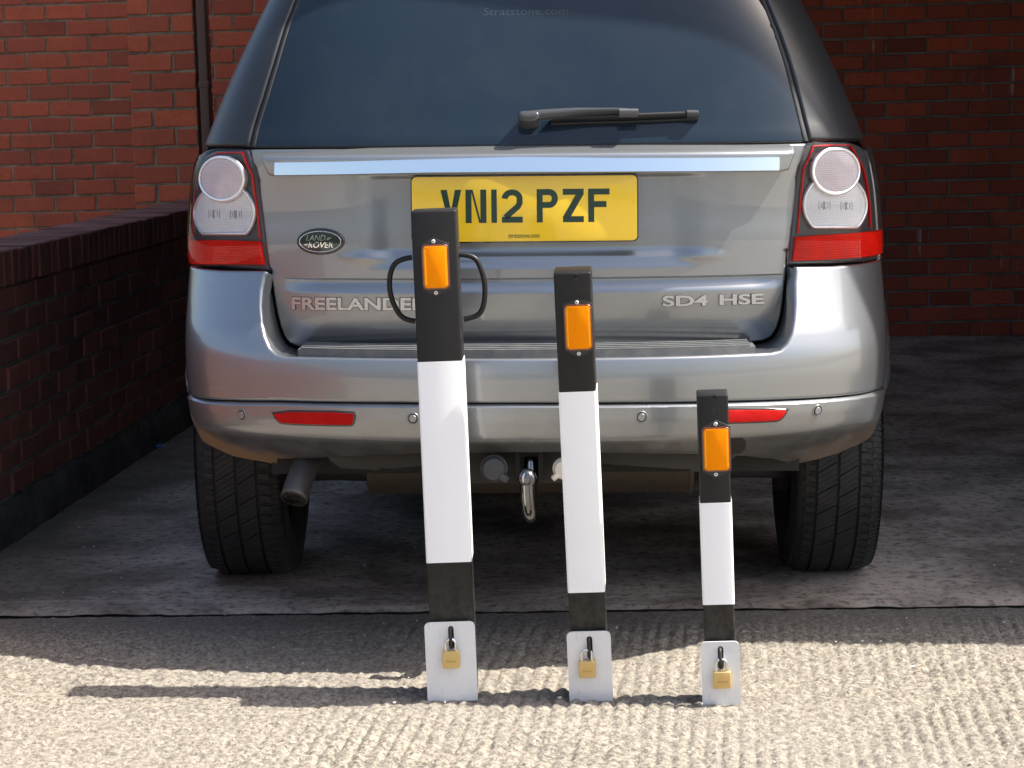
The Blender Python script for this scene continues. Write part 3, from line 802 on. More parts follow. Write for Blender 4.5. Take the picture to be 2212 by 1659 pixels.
# ---- black pillars each side of the glass
def pillar(inner, outer_s, sg_):
    inn = [(s + sg_ * .009, z) for s, z in inner]; out_ = [(sg_ * S0 + sg_ * .10, z) for z in (inn[-1][1], 1.5, 1.35, inn[0][1] - .002)]
    return inn + out_
panel('rear_pillar', 'g', pillar(P0 + [eL], 0, -1), PILLAR, off=.003, r=.008, step=.02)
panel('rear_pillar', 'g', pillar(P1 + [eR], 0, 1), PILLAR, off=.003, r=.008, step=.02)

# ---- painted lip above the plate, with the chrome strip
lip = on('tp', [(583, 331), (600, 372), (610, 379.5)] + [(1106, 376), (1664, 369)] + [(1688, 367), (1708, 318)] + [(1106, 319)])
lip = on('tp', c1([(1602, 925), (1622, 985), (1648, 1048), (1665, 1058)]) + c2([(700, 1046), (1500, 1043)]) + c3([(735, 1030), (765, 1022), (800, 920), (812, 882), (800, 872)]) + [(1400, 312), (1106, 314), (800, 319)])
def lipf(s, z): return .028 * (1 - sst(z, 1.160, 1.189))
lip_o = panel('tailgate_lip', 'tp', lip, PAINT, off=.002, r=.006, step=.0115, fn=lipf, rows=np.arange(1.13, 1.19, .004), thick=.03)
chp = on('tp', c1([(1700, 978), (1702, 1050)]) + c2([(600, 1040), (1500, 1037)]) + c3([(696, 1022), (700, 946)]) + c2([(1700, 955), (1106, 950), (100, 972)]))
P_, N_ = SURF['tp']
def chfn(s, z): return .0405 - (z - 1.125) * .12
panel('chrome_strip', 'tp', chp, CHROME, off=.002, r=0, step=.010, fn=chfn, rows=np.arange(1.10, 1.16, .004), thick=.01)

# ---- tail lights
def lamp(side, hull, red, edge, circ1, circ2, sgn):
    hp = on('tp', hull)
    lo = panel('tail_light', 'tp', hp, HOUSING, off=-.006, r=.006, step=.012, label='tail light, clear double-ring lamp above a red band')
    rp = on('tp', red); panel('red_lens', 'tp', rp, REDL, parent=lo, off=.006, r=.004, step=.012, rows=())
    for q in edge: strip('red_edge', 'tp', on('tp', q[0]), q[1], .003, REDLINE, parent=lo, off=-.002)
    def disc(cx, cy, rr_, cut, top, nme, m, rg, off):
        pts = []
        for i in range(64):
            a = 2 * math.pi * i / 64; x, y = cx + rr_ * math.cos(a), cy + rr_ * math.sin(a)
            y = max(y, cut) if top else min(y, cut)
            pts.append((x, y))
        pp = on('tp', tl(pts) if sgn < 0 else tr_(pts))
        panel(nme, 'tp', pp, m, parent=lo, off=off, r=.002, step=.009)
        strip('lamp_ring', 'tp', pp, rg, .005, RINGM, parent=lo, off=off, closed=True)
        return pp
    disc(*circ2, False, 'lower_reflector', REFL, .0085, .000); disc(*circ1, True, 'upper_reflector', REFL_P, .009, .0075)
    # curved flutes round the bulbs, seen through the reflector
    for (bx, by, big) in ((circ2[0] - 125, circ2[1] + 5, 1), (circ2[0] + 135, circ2[1] + 10, 1)):
        for dx, hh in ((-60, 50), (-34, 34), (0, 44), (34, 34), (60, 50)):
            q = [(bx + dx + (8 if dx > 0 else -8) * (1 - (t * t)), by + hh * t) for t in np.linspace(-1, 1, 7)]
            strip('flute', 'tp', on('tp', tl(q) if sgn < 0 else tr_(q)), .0014 if abs(dx) > 10 else .008, .0008, BULB, parent=lo, off=.0003, thick=.001, step=.006)
    bx, by = (circ2[0] + 10, 1400) if sgn < 0 else (circ2[0] - 30, 1340)
    q = [(bx - 60, by - 50), (bx + 60, by - 55), (bx + 60, by + 45), (bx - 60, by + 50)]
    panel('bulb_shadow', 'tp', on('tp', tl(q) if sgn < 0 else tr_(q)), REDSIDE, parent=lo, off=.0052, r=.0, step=.012, thick=.001)
    panel('clear_lens', 'tp', [(s + (0), z) for s, z in hp], CLEAR, parent=lo, off=.0115, r=.008, step=.012, thick=.0)
    return lo
SE = S0 + .06
hullL = tl([(395, 195), (500, 182), (815, 178), (860, 300), (915, 480), (960, 800), (1015, 1200), (1062, 1640)]) + [(480, 577), (440, 576), ('s', -SE, .893), ('s', -SE, 1.0), ('s', -SE, 1.09), ('s', -SE + .03, 1.14)]
redL = tl([(955, 1278), (1003, 1558), (500, 1552), (150, 1548)]) + [('s', -SE + .02, .905), ('s', -SE + .02, .963)] + tl([(150, 1252), (500, 1262)])
lamp('L', hullL, redL, [(tl([(430, 228), (735, 226), (850, 490), (905, 850), (943, 1250)]), .0034), (tl([(205, 480), (160, 760), (120, 1010), (105, 1230)]), .006), (tl([(440, 235), (320, 330), (240, 440)]), .003)], (532, 540, 252, 290), (530, 950, 350, 1190), -1)
hullR = tr_([(352, 105), (400, 92), (860, 84), (880, 90)]) + [('s', SE - .03, 1.155), ('s', SE, 1.10), ('s', SE, 1.0), ('s', SE, .905)] + tr_([(1150, 1510), (130, 1562), (175, 1150), (205, 800), (240, 500), (275, 350), (325, 180)])
redR = tr_([(222, 1226), (500, 1205), (760, 1190), (1080, 1165)]) + [('s', SE - .02, .968), ('s', SE - .02, .915)] + tr_([(1080, 1462), (700, 1492), (192, 1514)])
lamp('R', hullR, redR, [(tr_([(860, 138), (620, 142), (440, 152), (325, 420), (290, 760), (252, 1190)]), .0034), (tr_([(885, 150), (960, 280), (1040, 440), (1085, 640), (1108, 860), (1122, 1110)]), .0035)], (673, 448, 265, 192), (692, 850, 365, 1112), 1)

# ---- bumper: upper face (with the U-shaped top edge), lower face
ridgeL = [(575, 586)] + c4([(1592, 262), (1575, 340), (1572, 440), (1582, 540), (1598, 620), (1625, 685), (1665, 725), (1720, 742)])
ridgeR = c6([(835, 205), (826, 300), (828, 420), (822, 520), (808, 600), (782, 660), (745, 700), (690, 715)])
rmid = [(700, 771), (900, 773), (1106, 773), (1300, 771), (1500, 767)]
ridge = on('b', ridgeL + rmid + ridgeR[::-1])
ridge_closed = ridge
topL = on('b', [(570, 583), (480, 582)]); topR = on('b', [(1720, 574), (1800, 573)])
zt = float(np.mean([q[1] for q in topL]) - .0); ztr = float(np.mean([q[1] for q in topR]))
seam = on('b', [(440, 864), (600, 868), (850, 872), (1106, 873), (1350, 872), (1600, 868), (1760, 862), (1860, 853)])
SB = S0 + .10
up_poly = ridge + topR + [('s', 0, 0)] * 0 + [(SB, ztr)] + [(SB, seam[-1][1] + .0016)] + [(q[0], q[1] + .0010) for q in seam[::-1]] + [(-SB, seam[0][1] + .0016)] + [(-SB, zt)] + topL[::-1]
panel('bumper', 'b', up_poly, PAINT, r=.0085, step=.0125, thick=.03)
lowb = on('b', [(601, 1001), (560, 993), (505, 982), (470, 966), (447, 948), (426, 905)])
lowr = on('b', c6([(820, 1384), (960, 1355), (1090, 1318), (1160, 1285), (1210, 1250), (1245, 1150), (1290, 1010)]))
_sx = np.array([q[0] for q in seam]); _sz = np.array([q[1] for q in seam])
low_poly = [(q[0], q[1] - .0012) for q in seam] + [(SB, seam[-1][1] - .0005), (SB, .550), (S0 + .02, .525), (.985, .499), (.930, .479)] + lowr[:4][::-1] + on('b', [(1668, 988), (1640, 986), (1610, 982), (1500, 978), (1400, 977), (1250, 974), (1106, 974), (900, 977), (760, 982), (690, 986), (640, 987), (601, 989)]) + lowb[:4] + [(-.930, .479), (-.985, .499), (-S0 - .02, .525), (-SB, .550), (-SB, seam[0][1] - .0005)]
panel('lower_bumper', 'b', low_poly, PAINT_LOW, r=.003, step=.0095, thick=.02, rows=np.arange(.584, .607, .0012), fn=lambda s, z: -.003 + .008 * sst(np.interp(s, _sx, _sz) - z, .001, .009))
shell('bumper_backing', 'b', -S0, S0, .545, .665, -.034, RUBBER_GAP, nz=20)
# channel between the bumper edge and the tailgate
gapL = on('tp', tgl[7:]); gapR = on('tp', tgr[8:])
inner = on('tp', [(562, 583)] + [(x - 4, y + 2) for x, y in tgl[8:]] + [(700, 759), (900, 763), (1106, 764), (1300, 762), (1500, 758)] + [(x + 4, y + 2) for x, y in tgr[9:]][::-1] + [(1700, 574)])
def arc_resample(c_, n_):
    c_ = np.array(c_); L_ = np.concatenate([[0], np.cumsum(np.linalg.norm(np.diff(c_, axis=0), axis=1))]); t = np.linspace(0, L_[-1], n_)
    return np.stack([np.interp(t, L_, c_[:, 0]), np.interp(t, L_, c_[:, 1])], 1)
ra, ia = arc_resample(ridge, 220), arc_resample(inner, 220)
Pb, Nb = SURF['b']; Pt, Nt = SURF['tp']
XA = Pb(ra[:, 0], ra[:, 1]) - Nb(ra[:, 0], ra[:, 1]) * .0098; XB = Pt(ia[:, 0], ia[:, 1]) + np.array([0, .006, -.002])
rowsX = []
for t in np.linspace(0, 1, 9):
    q = XA * (1 - t) + XB * t; q[:, 2] -= .010 * math.sin(t * math.pi / 2) * 0; rowsX.append(q)
V_ = np.concatenate(rowsX); F = [(j * 220 + i, j * 220 + i + 1, (j + 1) * 220 + i + 1, (j + 1) * 220 + i) for j in range(8) for i in range(219)]
me = mesh('bumper_channel', V_, F, True); bm = bmesh.new(); bm.from_mesh(me)
bmesh.ops.recalc_face_normals(bm, faces=bm.faces); bm.to_mesh(me); bm.free()
link('bumper_channel', me, PAINT, car)
# ribbed loading step: four stepped ribs
sp = loc_at(1140, 760, .09)
def plan_y(x): return DC * (1 - (1 - (abs(x) / W0) ** NE) ** (1 / NE))
step_bm = bmesh.new()
def step_row(y0, y1, z0, z1, x0, x1):
    bm = step_bm; n_ = 30; rws = []
    for i in range(n_ + 1):
        x = x0 + (x1 - x0) * i / n_; bow = plan_y(x)
        rws.append([bm.verts.new((x, y0 + bow, z0)), bm.verts.new((x, y0 + bow, z1)), bm.verts.new((x, y1 + bow, z1)), bm.verts.new((x, y1 + bow, z0))])
    for a, b in zip(rws[:-1], rws[1:]):
        for k_ in range(4): bm.faces.new((a[k_], b[k_], b[(k_ + 1) % 4], a[(k_ + 1) % 4]))
    bm.faces.new(rws[0][::-1]); bm.faces.new(rws[-1])
xL, xR = loc_at(642, 755, .1)[0], loc_at(1632, 745, .1)[0]
zs = loc_at(1140, 768, .035)[2]
step_row(.034, .150, zs - .012, zs + .009, xL, xR)
for k_ in range(4): step_row(.036 + k_ * .027, .036 + k_ * .027 + .017, zs + .009, zs + .0135 + .001 * k_, xL + .006, xR - .012)
st = link('step_pad', bm_mesh('step_pad', step_bm), STEP, car)
box('step_clip', *(lambda a, b: (a[0], b[0]))(loc_at(668, 760, .03), loc_at(735, 760, .03)), .036 + plan_y(.44), .06 + plan_y(.44), zs - .018, zs - .013, WORNSTEEL, car, bev=.001)
# reflectors, parking sensors, towing-eye pocket
rL = bl([(972, 300), (1842, 324), (1846, 400), (1835, 446), (1800, 452), (1062, 428), (1010, 396)])
rR = brr([(170, 204), (702, 196), (690, 240), (655, 285), (620, 298), (120, 318), (60, 300), (55, 205)])
rR = [(1697, 884), (1692, 893), (1683, 903), (1672, 907), (1540, 911), (1523, 906), (1522, 884)]
rL = [(592, 888), (765, 890), (767, 900), (763, 914), (755, 916), (615, 912), (603, 907)]
for q in (rL, rR):
    qq = chaikin(on('b', q), 1); qq = qq if area2(qq) > 0 else qq[::-1]
    o = panel('rear_reflector', 'b', [tuple(a_) for a_ in inset(qq, -.0045)], BLACKGLOSS, off=.0075, r=.002, step=.012)
    panel('red_lens', 'b', qq, REDREF, parent=o, off=.0085, r=.001, step=.012)
for (x, y) in ((525, 895), (893, 903), (1385, 900), (1763, 886)):
    c0 = on('b', [(x, y)])[0]
    o = panel('parking_sensor', 'b', ellipse(c0, .0105, .0105, 24), BLACKGLOSS, off=.0065, r=.001, step=.01)
    panel('sensor_face', 'b', ellipse(c0, .0082, .0082, 24), PAINT, parent=o, off=.009, r=.0015, step=.01)
    strip('sensor_ring', 'b', ellipse(c0, .0125, .0125, 28), .003, .002, PAINT, parent=o, off=.005, closed=True)
q = on('b', [(1560, 942), (1603, 941), (1611, 950), (1609, 965), (1598, 975), (1562, 978)])
panel('towing_eye_pocket', 'b', q, UNDER, off=.007, r=.003, step=.01)
# valance below the bumper
v0 = loc_at(690, 985, .06); 
def vpoly(pts, yl): return [(loc_at(x, y, yl)[0], loc_at(x, y, yl)[2]) for x, y in pts]
vp = vpoly([(690, 950), (1600, 948), (1592, 985), (1560, 1012), (1545, 1020), (1490, 1020), (1475, 1006), (1320, 1003), (1300, 1000), (1240, 985), (1225, 975), (1050, 975), (1035, 990), (1010, 1003), (850, 1005), (820, 1018), (735, 1013), (712, 996)], .135)
prism('valance', vp, .135, .26, VALANCE, car, bev=.008)
# ---- tow bar
tb = box('tow_bracket', *[loc_at(x, 1000, .125)[0] for x in (1010, 1268)], .118, .130, loc_at(1140, 1043, .125)[2], loc_at(1140, 962, .125)[2], VALANCE, car, bev=.003)
bz = loc_at(1138.5, 1032.6, -.04); ball = bz
for dx in (-.030, .024): box('bracket_cheek', bz[0] + dx, bz[0] + dx + .012, .085, .2, bz[2] - .03, bz[2] + .05, UNDER, tb, bev=.002)
bm = bmesh.new(); bmesh.ops.create_uvsphere(bm, u_segments=32, v_segments=20, radius=.0218)
for v in bm.verts: v.co += Vector(bz)
tbn = link('tow_ball', bm_mesh('tow_ball', bm, smooth=True), TOWBALL, car)
nk = [bz, bz + [0, .0, -.03], bz + [.002, .002, -.06], bz + [.004, .012, -.085], bz + [.006, .04, -.095], bz + [.006, .09, -.085], bz + [.006, .14, -.04], bz + [.006, .16, .02]]
tube('tow_neck', smooth_path(nk, 2), .0158, TOWBALL, tbn, 16)
def socket(px, py, rr_, m, name, lug):
    c0 = loc_at(px, py, .05)
    prof = [(.09, rr_ * .9), (.055, rr_ * 1.05), (.045, rr_ * 1.05), (.043, rr_ * .95), (.030, rr_ * .9), (.026, rr_ * .8), (.024, 0.0005)]
    vs, fs = lathe(prof, 40, 'y'); vs = [(x + c0[0], y + .0, z + c0[2]) for x, y, z in vs]
    bm = bmesh.new(); me0 = mesh('t', vs, fs, True); bm.from_mesh(me0)
    o = link(name, bm_mesh(name, bm, angle=40), m, car, label=lug)
    a = R_(-40) if 'dark' in lug else R_(220)
    ex = c0[0] + rr_ * .95 * math.cos(a); ez = c0[2] + rr_ * .95 * math.sin(a)
    mt = Matrix.Translation((ex, .03, ez)) @ Matrix.Rotation(-a, 4, 'Y')
    bm = bmesh.new(); box_bm(bm, -rr_ * .28, rr_ * .42, -.008, .012, -rr_ * .26, rr_ * .26, bev=.002, mat=mt)
    link('lid_tab', bm_mesh('lid_tab', bm, angle=35), m, o)
    return o
socket(1067, 1011, .0295, SOCKET, 'trailer_socket', 'round dark trailer socket with hinged lid')
socket(1217, 1012, .0235, CREAM, 'trailer_socket', 'round cream trailer socket lid with side tab')
# ---- exhaust, silencer, suspension
e1 = loc_at(634.7, 1077, .13); e0 = loc_at(662, 1000, .19)
ax_ = Vector(e1 - e0).normalized()
path = [np.array(e0) + np.array([.06, .35, .02]), np.array(e0) + np.array([.035, .14, .03]), np.array(e0) + np.array([.0, .02, .01]), np.array(e1)]
pth = smooth_path(path, 2); pts = [Vector(p_) for p_ in pth]
vs, fs = tube_geo(pts, .0315, 32, cap=False)
vs2, fs2 = tube_geo(pts[-4:], .0292, 32, cap=False); b0 = len(vs); nb_ = len(vs2)
F = list(fs) + [tuple(b0 + i for i in f)[::-1] for f in fs2]
for k_ in range(32): F.append(((len(pts) - 1) * 32 + k_, (len(pts) - 1) * 32 + (k_ + 1) % 32, b0 + 3 * 32 + (k_ + 1) % 32, b0 + 3 * 32 + k_))
ex = link('exhaust_pipe', mesh('exhaust_pipe', list(vs) + list(vs2), F, True), EXHAUST, car)
bm = bmesh.new(); bmesh.ops.create_circle(bm, cap_ends=True, radius=.0290, segments=24, matrix=Matrix.Translation(pts[-1] + (pts[-2] - pts[-1]).normalized() * .004) @ (pts[-1] - pts[-3]).to_track_quat('Z', 'Y').to_matrix().to_4x4())
link('bore_shade_disc', bm_mesh('bore_shade_disc', bm), HOLE, ex)  # black disc just inside the tip paints in the shade of the bore
xa, xb = loc_at(797, 1040, .42)[0], loc_at(1497, 1040, .42)[0]; zm = loc_at(1140, 1066, .42)[2] + .085
vs, fs = lathe([(xa, .02), (xa, .070), (xa + .004, .084), (xa + .012, .086), (xa + .02, .082), (xb - .02, .082), (xb - .012, .086), (xb - .004, .084), (xb, .07), (xb, .02)], 40, 'x')
vs = [(x, .42 + y * 1.25, zm + z) for x, y, z in vs]
bm = bmesh.new(); me0 = mesh('t', vs, fs, True); bm.from_mesh(me0); link('silencer', bm_mesh('silencer', bm, angle=40), MUFFLER, car)
for sg_ in (-1, 1):
    a = loc_at(1140 + sg_ * 330, 1030, .8)
    bm = bmesh.new(); vs, fs = tube_geo([(sg_ * .33, .72, .345), (sg_ * .52, .78, .335), (sg_ * .70, .90, .31)], [.028, .022, .02], 10)
    link('suspension_arm', mesh('suspension_arm', vs, fs, True), UNDER, car)
    vs, fs = tube_geo([(sg_ * .655, .98, .25), (sg_ * .64, 1.0, .62)], .028, 10); link('damper', mesh('damper', vs, fs, True), UNDER, car)
box('rear_subframe', -.42, .42, .75, 1.2, .30, .42, UNDER, car, bev=.02)
box('underbody', -.62, .62, .24, 4.2, .42, .55, UNDER, car)
box('wheelhouse', -.60, .60, .30, 3.6, .5, .66, UNDER, car)

# ---- body sides, roof, front
def sidesurf(sg_):
    def P(y, z, off=0.):
        y = np.asarray(y, float); z = np.asarray(z, float)
        r_ = np.hypot(y - 1.12, z - .37)
        x = Wt(z) + .034 * sst(y, .36, .72) * (1 - sst(z, .84, .96)) * sst(z, .35, .6) * (1 - .0 * y) - .09 * sst(y, 3.5, 4.5) + .036 * np.exp(-((r_ - .46) / .07) ** 2) * (1 - sst(z, .84, 1.0)) * sst(y, .3, .6)
        return np.stack([sg_ * x, y + 0 * x, z + 0 * x], -1)
    def N(y, z):
        h = .001; a = P(y + h, z) - P(y - h, z); b = P(y, z + h) - P(y, z - h); n_ = np.cross(a, b) * sg_
        return n_ / (np.linalg.norm(n_, axis=-1, keepdims=True) + 1e-12)
    return P, N
for sg_ in (-1, 1):
    arch = lambda yc: [(yc + .43 * math.cos(a), .365 + .43 * math.sin(a)) for a in np.linspace(R_(12), R_(168), 22)]
    pl_ = [(.46, 1.165), (.46, .56), (.56, .50), (.66, .455)] + arch(1.12)[::-1] + [(1.56, .36), (3.2, .36)] + arch(3.64)[::-1][0:] + [(4.1, .36), (4.36, .45), (4.4, .95), (4.2, 1.02), (3.3, 1.13), (2.9, 1.165)]
    # winding for the mapping: flip on the left so normals look out
    me_o = panel('body_side', None, pl_, PAINT, off=-.005, r=.006, step=.04, thick=.02, mapf=sidesurf(sg_))
    if sg_ < 0: me_o.data.flip_normals()
    vs = []; F = []
    zz = [1.165, 1.3, 1.45, 1.6, 1.68]
    yy_ = [.40, 1.0, 2.0, 2.9]
    for j, z in enumerate(zz):
        for i, y in enumerate(yy_):
            yo = y + (.55 * (z - 1.165) if i == 0 else 0) - (.9 * (z - 1.165) if i == 3 else 0)
            vs.append((sg_ * (float(Wt(z)) - .018), yo, z))
    for j in range(4):
        for i in range(3): a = j * 4 + i; F.append((a, a + 1, a + 5, a + 4))
    link('side_window', mesh('side_window', vs, F, True), GLASS, car)
# roof
vs = []; F = []; nx_, ny_ = 15, 12
for j in range(ny_):
    y = .47 + 2.0 * j / (ny_ - 1)
    for i in range(nx_):
        u_ = -1 + 2 * i / (nx_ - 1); vs.append((u_ * .60, y + .02 * u_ * u_, 1.735 - .055 * abs(u_) ** 3 - (.035 if j == 0 else 0)))
for j in range(ny_ - 1):
    for i in range(nx_ - 1): a = j * nx_ + i; F.append((a, a + 1, a + nx_ + 1, a + nx_))
link('roof', mesh('roof', vs, F, True), PAINT, car)
# bonnet and nose as one loft
vs = []; F = []; secs = [(2.35, 1.70, .60), (2.9, 1.42, .72), (3.25, 1.15, .84), (3.8, 1.10, .86), (4.25, 1.02, .82), (4.42, .85, .76), (4.46, .6, .74), (4.40, .35, .72)]
for (y, z, w_) in secs:
    for i in range(11): u_ = -1 + .2 * i; vs.append((u_ * w_, y - .08 * u_ ** 4 * (y > 3.9), z - .04 * u_ ** 4))
for j in range(len(secs) - 1):
    for i in range(10): a = j * 11 + i; F.append((a, a + 1, a + 12, a + 11))
link('bonnet', mesh('bonnet', vs, F, True), PAINT, car)

# ---- wheels
RT_, WT_ = .368, .235
tprof = [(-.085, .235), (-.105, .25), (-.1185, .29), (-.1175, .325), (-.110, .348), (-.098, .357), (-.086, .3600), (.086, .3600), (.098, .357), (.110, .348), (.1175, .325), (.1185, .29), (.105, .25), (.085, .235)]
tv, tf = lathe(tprof, 96, 'x'); tyre_me = mesh('tyre', tv, tf, True); tyre_me.materials.append(TYRE)
rim_v, rim_f = lathe([(-.07, .236), (-.075, .22), (-.03, .21), (0, .19), (.0, .08), (.03, .07), (.03, .21), (.075, .22), (.07, .236)], 48, 'x')
rim_me = mesh('rim', rim_v, rim_f, True); rim_me.materials.append(RIM)
def tread_mesh():
    vs = []; F = []
    def block(x0, x1, a0, a1, sk, r0=.358, r1=None, sub=2):
        b = len(vs)
        def rad(x): 
            return .3668 - .95 * max(0, abs(x) - .078) ** 1.6 * 6
        for (i, (x, sh)) in enumerate(((x0, -sk), (x1, sk))):
            for a in (a0 + sh, a1 + sh):
                for r_ in (.352, rad(x)):
                    vs.append((x, r_ * math.cos(a), r_ * math.sin(a)))
        F.extend([(b + 1, b + 3, b + 7, b + 5), (b, b + 1, b + 5, b + 4), (b + 2, b + 6, b + 7, b + 3), (b, b + 2, b + 3, b + 1), (b + 4, b + 5, b + 7, b + 6)])
    n_ = 76
    for k_ in range(n_):
        a = 2 * math.pi * k_ / n_; da = 2 * math.pi / n_
        for (x0, x1, sk, ph, sp_) in ((-.113, -.064, .012, 0, 2), (-.056, -.008, -.04, .3, 2), (.000, .046, -.04, .6, 2), (.054, .113, .012, .1, 2)):
            # every pitch: a block split by one sipe; long diagonal slot every second pitch in the middle ribs
            wide = .90 if x0 in (-.113, .054) else (.97 if k_ % 2 else .86)
            a0 = a + ph * da; mid = a0 + da * .46
            if x0 in (-.113, .054):
                block(x0, (x0 + x1) / 2 - .0008, a0, mid, sk / 2); block((x0 + x1) / 2 + .0008, x1, a0, mid, sk / 2)
                block(x0, x1, mid + da * .035, a0 + da * wide, sk)
            else:
                block(x0, x1, a0, mid, sk); block(x0, x1, mid + da * .03, a0 + da * wide, sk)
    me = mesh('tread_blocks', vs, F); bm = bmesh.new(); bm.from_mesh(me); bmesh.ops.recalc_face_normals(bm, faces=bm.faces); bm.to_mesh(me); bm.free(); return me
tread_me = tread_mesh(); tread_me.materials.append(TREAD)
for (sx, y) in ((-.782, 1.14), (.782, 1.14), (-.787, 3.66), (.787, 3.66)):
    wo = link('tyre', tyre_me, None, car); wo.location = (sx, y, .3655); wo.rotation_euler = (random.random(), 0, 0)
    a = link('tread_blocks', tread_me, None, wo); b = link('rim', rim_me, None, wo)
# ---- number plate
pc0 = loc_at(1133, 451, .150); s_ = (loc_at(1376, 451, .150)[0] - loc_at(890, 451, .150)[0]); PWd = s_; PHt = PWd * .288
y_pl = .150
plate = thing_p = link('number_plate', bpy.data.meshes.new('np'), None, car)
bpy.data.objects.remove(plate)
plt = prism('number_plate', rrect(PWd, PHt, .010, 5, pc0[0], pc0[2]), y_pl, y_pl + .005, YELLOW, car, bev=.001)
prism('plate_holder', rrect(PWd + .006, PHt + .006, .012, 5, pc0[0], pc0[2]), y_pl + .003, y_pl + .022, BLACKGLOSS, plt)
def PX(x): return pc0[0] - PWd / 2 + (x - 478) / (1830 - 478) * PWd
def PZ(y): return pc0[2] + PHt / 2 - (y - 1070) / (1452 - 1070) * PHt
def glyph(polys, name='plate_letter'):
    vs = []; F = []
    for pl_ in polys:
        n_ = len(pl_)
        if area2(pl_) < 0: pl_ = pl_[::-1]
        b = len(vs); vs += [(x, y_pl - .0008, z) for x, z in pl_] + [(x, y_pl + .001, z) for x, z in pl_]
        F.append(tuple(b + i for i in range(n_)))
        F += [(b + (i + 1) % n_, b + i, b + n_ + i, b + n_ + (i + 1) % n_) for i in range(n_)]
    return link(name, mesh(name, vs, F), PLATE_INK, plt)
def strokes(pts, w_):
    """thick polyline as quads with mitred joints"""
    p_ = np.array(pts, float); n_ = len(p_); t = np.diff(p_, axis=0); t /= np.linalg.norm(t, axis=1)[:, None]
    L_ = []; Rr = []
    for i in range(n_):
        a = t[max(i - 1, 0)]; b = t[min(i, n_ - 2)]; m_ = a + b; m_ /= np.linalg.norm(m_); nn_ = np.array([-m_[1], m_[0]]); k_ = 1 / max((nn_ * np.array([-a[1], a[0]])).sum(), .4)
        L_.append(p_[i] + nn_ * w_ / 2 * k_); Rr.append(p_[i] - nn_ * w_ / 2 * k_)
    return [[tuple(L_[i]), tuple(L_[i + 1]), tuple(Rr[i + 1]), tuple(Rr[i])] for i in range(n_ - 1)]
ZT, ZB = PZ(1146), PZ(1342); SW = .0135; h2 = SW / 2
def rect(x0, x1, z0, z1): return [(x0, z0), (x1, z0), (x1, z1), (x0, z1)]
x0, x1 = PX(650), PX(775); xm = (x0 + x1) / 2
glyph([[(x0, ZT), (x0 + .0145, ZT), (xm + .002, ZB + .016), (xm + .005, ZB), (xm - .006, ZB)], [(x1, ZT), (x1 - .0145, ZT), (xm - .002, ZB + .016), (xm - .0055, ZB), (xm + .006, ZB)]])
x0, x1 = PX(800), PX(925)
glyph([rect(x0, x0 + SW, ZB, ZT), rect(x1 - SW, x1, ZB, ZT), [(x0 + SW * .9, ZT), (x0 + .0165, ZT), (x1 - SW * .9, ZB), (x1 - .0165, ZB)]])
glyph([rect(PX(955), PX(988), ZB, ZT)])
x0, x1 = PX(1018), PX(1143)
cc = []
for a in np.linspace(R_(180), R_(0), 14): cc.append(((x0 + x1) / 2 + ((x1 - x0) / 2 - h2) * math.cos(a) , ZT - .021 + (.021 - h2) * math.sin(a)))
cc += [(x1 - h2, ZT - .031), (x1 - h2 - .004, ZT - .039), (x0 + h2 + .001, ZB + SW * .9)]
glyph(strokes(cc, SW) + [rect(x0, x1, ZB, ZB + SW)])
x0, x1 = PX(1228), PX(1355)
cc = [(x0 + SW, ZT - h2), (x1 - .020, ZT - h2)] + [(x1 - .020 + (.020 - h2) * math.cos(a), (ZT - .0215) + (.0215 - h2) * math.sin(a)) for a in np.linspace(R_(80), R_(-80), 12)] + [(x1 - .020, ZT - .043 + h2), (x0 + SW, ZT - .043 + h2)]
glyph([rect(x0, x0 + SW, ZB, ZT)] + strokes(cc, SW))
x0, x1 = PX(1385), PX(1510)
glyph([rect(x0, x1, ZT - SW, ZT), rect(x0, x1, ZB, ZB + SW), [(x1 - .0175, ZT - SW * .9), (x1, ZT - SW * .9), (x0 + .0175, ZB + SW * .9), (x0, ZB + SW * .9)]])
x0, x1 = PX(1537), PX(1665)
glyph([rect(x0, x0 + SW, ZB, ZT), rect(x0 + SW, x1, ZT - SW, ZT), rect(x0 + SW, x1 - .007, ZT - .042, ZT - .042 + SW)])

# ---- text helper (built-in font, converted to mesh, laid on a surface)
def text_mesh(name, body, x0, x1, z0, z1, mapf, m, parent, shear=0., bold=0., depth=.002, spacing=1., grp=None):
    cu = bpy.data.curves.new(name, 'FONT'); cu.body = body; cu.shear = shear; cu.offset = bold; cu.space_character = spacing; cu.extrude = .5; cu.resolution_u = 4
    o = bpy.data.objects.new(name, cu); COL.objects.link(o); dg = bpy.context.evaluated_depsgraph_get(); dg.update()
    me = bpy.data.meshes.new_from_object(o.evaluated_get(dg)); bpy.data.objects.remove(o); bpy.data.curves.remove(cu)
    co = np.array([v.co[:] for v in me.vertices]); a, b = co.min(0), co.max(0)
    u_ = x0 + (co[:, 0] - a[0]) / (b[0] - a[0]) * (x1 - x0); v_ = z0 + (co[:, 1] - a[1]) / (b[1] - a[1]) * (z1 - z0); d_ = (co[:, 2] + .5) * depth
    X = mapf(u_, v_, d_)
    for i, v in enumerate(me.vertices): v.co = X[i]
    bm = bmesh.new(); bm.from_mesh(me); bmesh.ops.recalc_face_normals(bm, faces=bm.faces); bm.to_mesh(me); bm.free()
    me.name = name; me.materials.clear(); me.update(); return link(name, me, m, parent)
def on_surf(layer, off=0.):
    P, N = SURF[layer]
    return lambda u_, v_, d_: P(u_, v_) + N(u_, v_) * (np.asarray(d_) + off)[:, None]
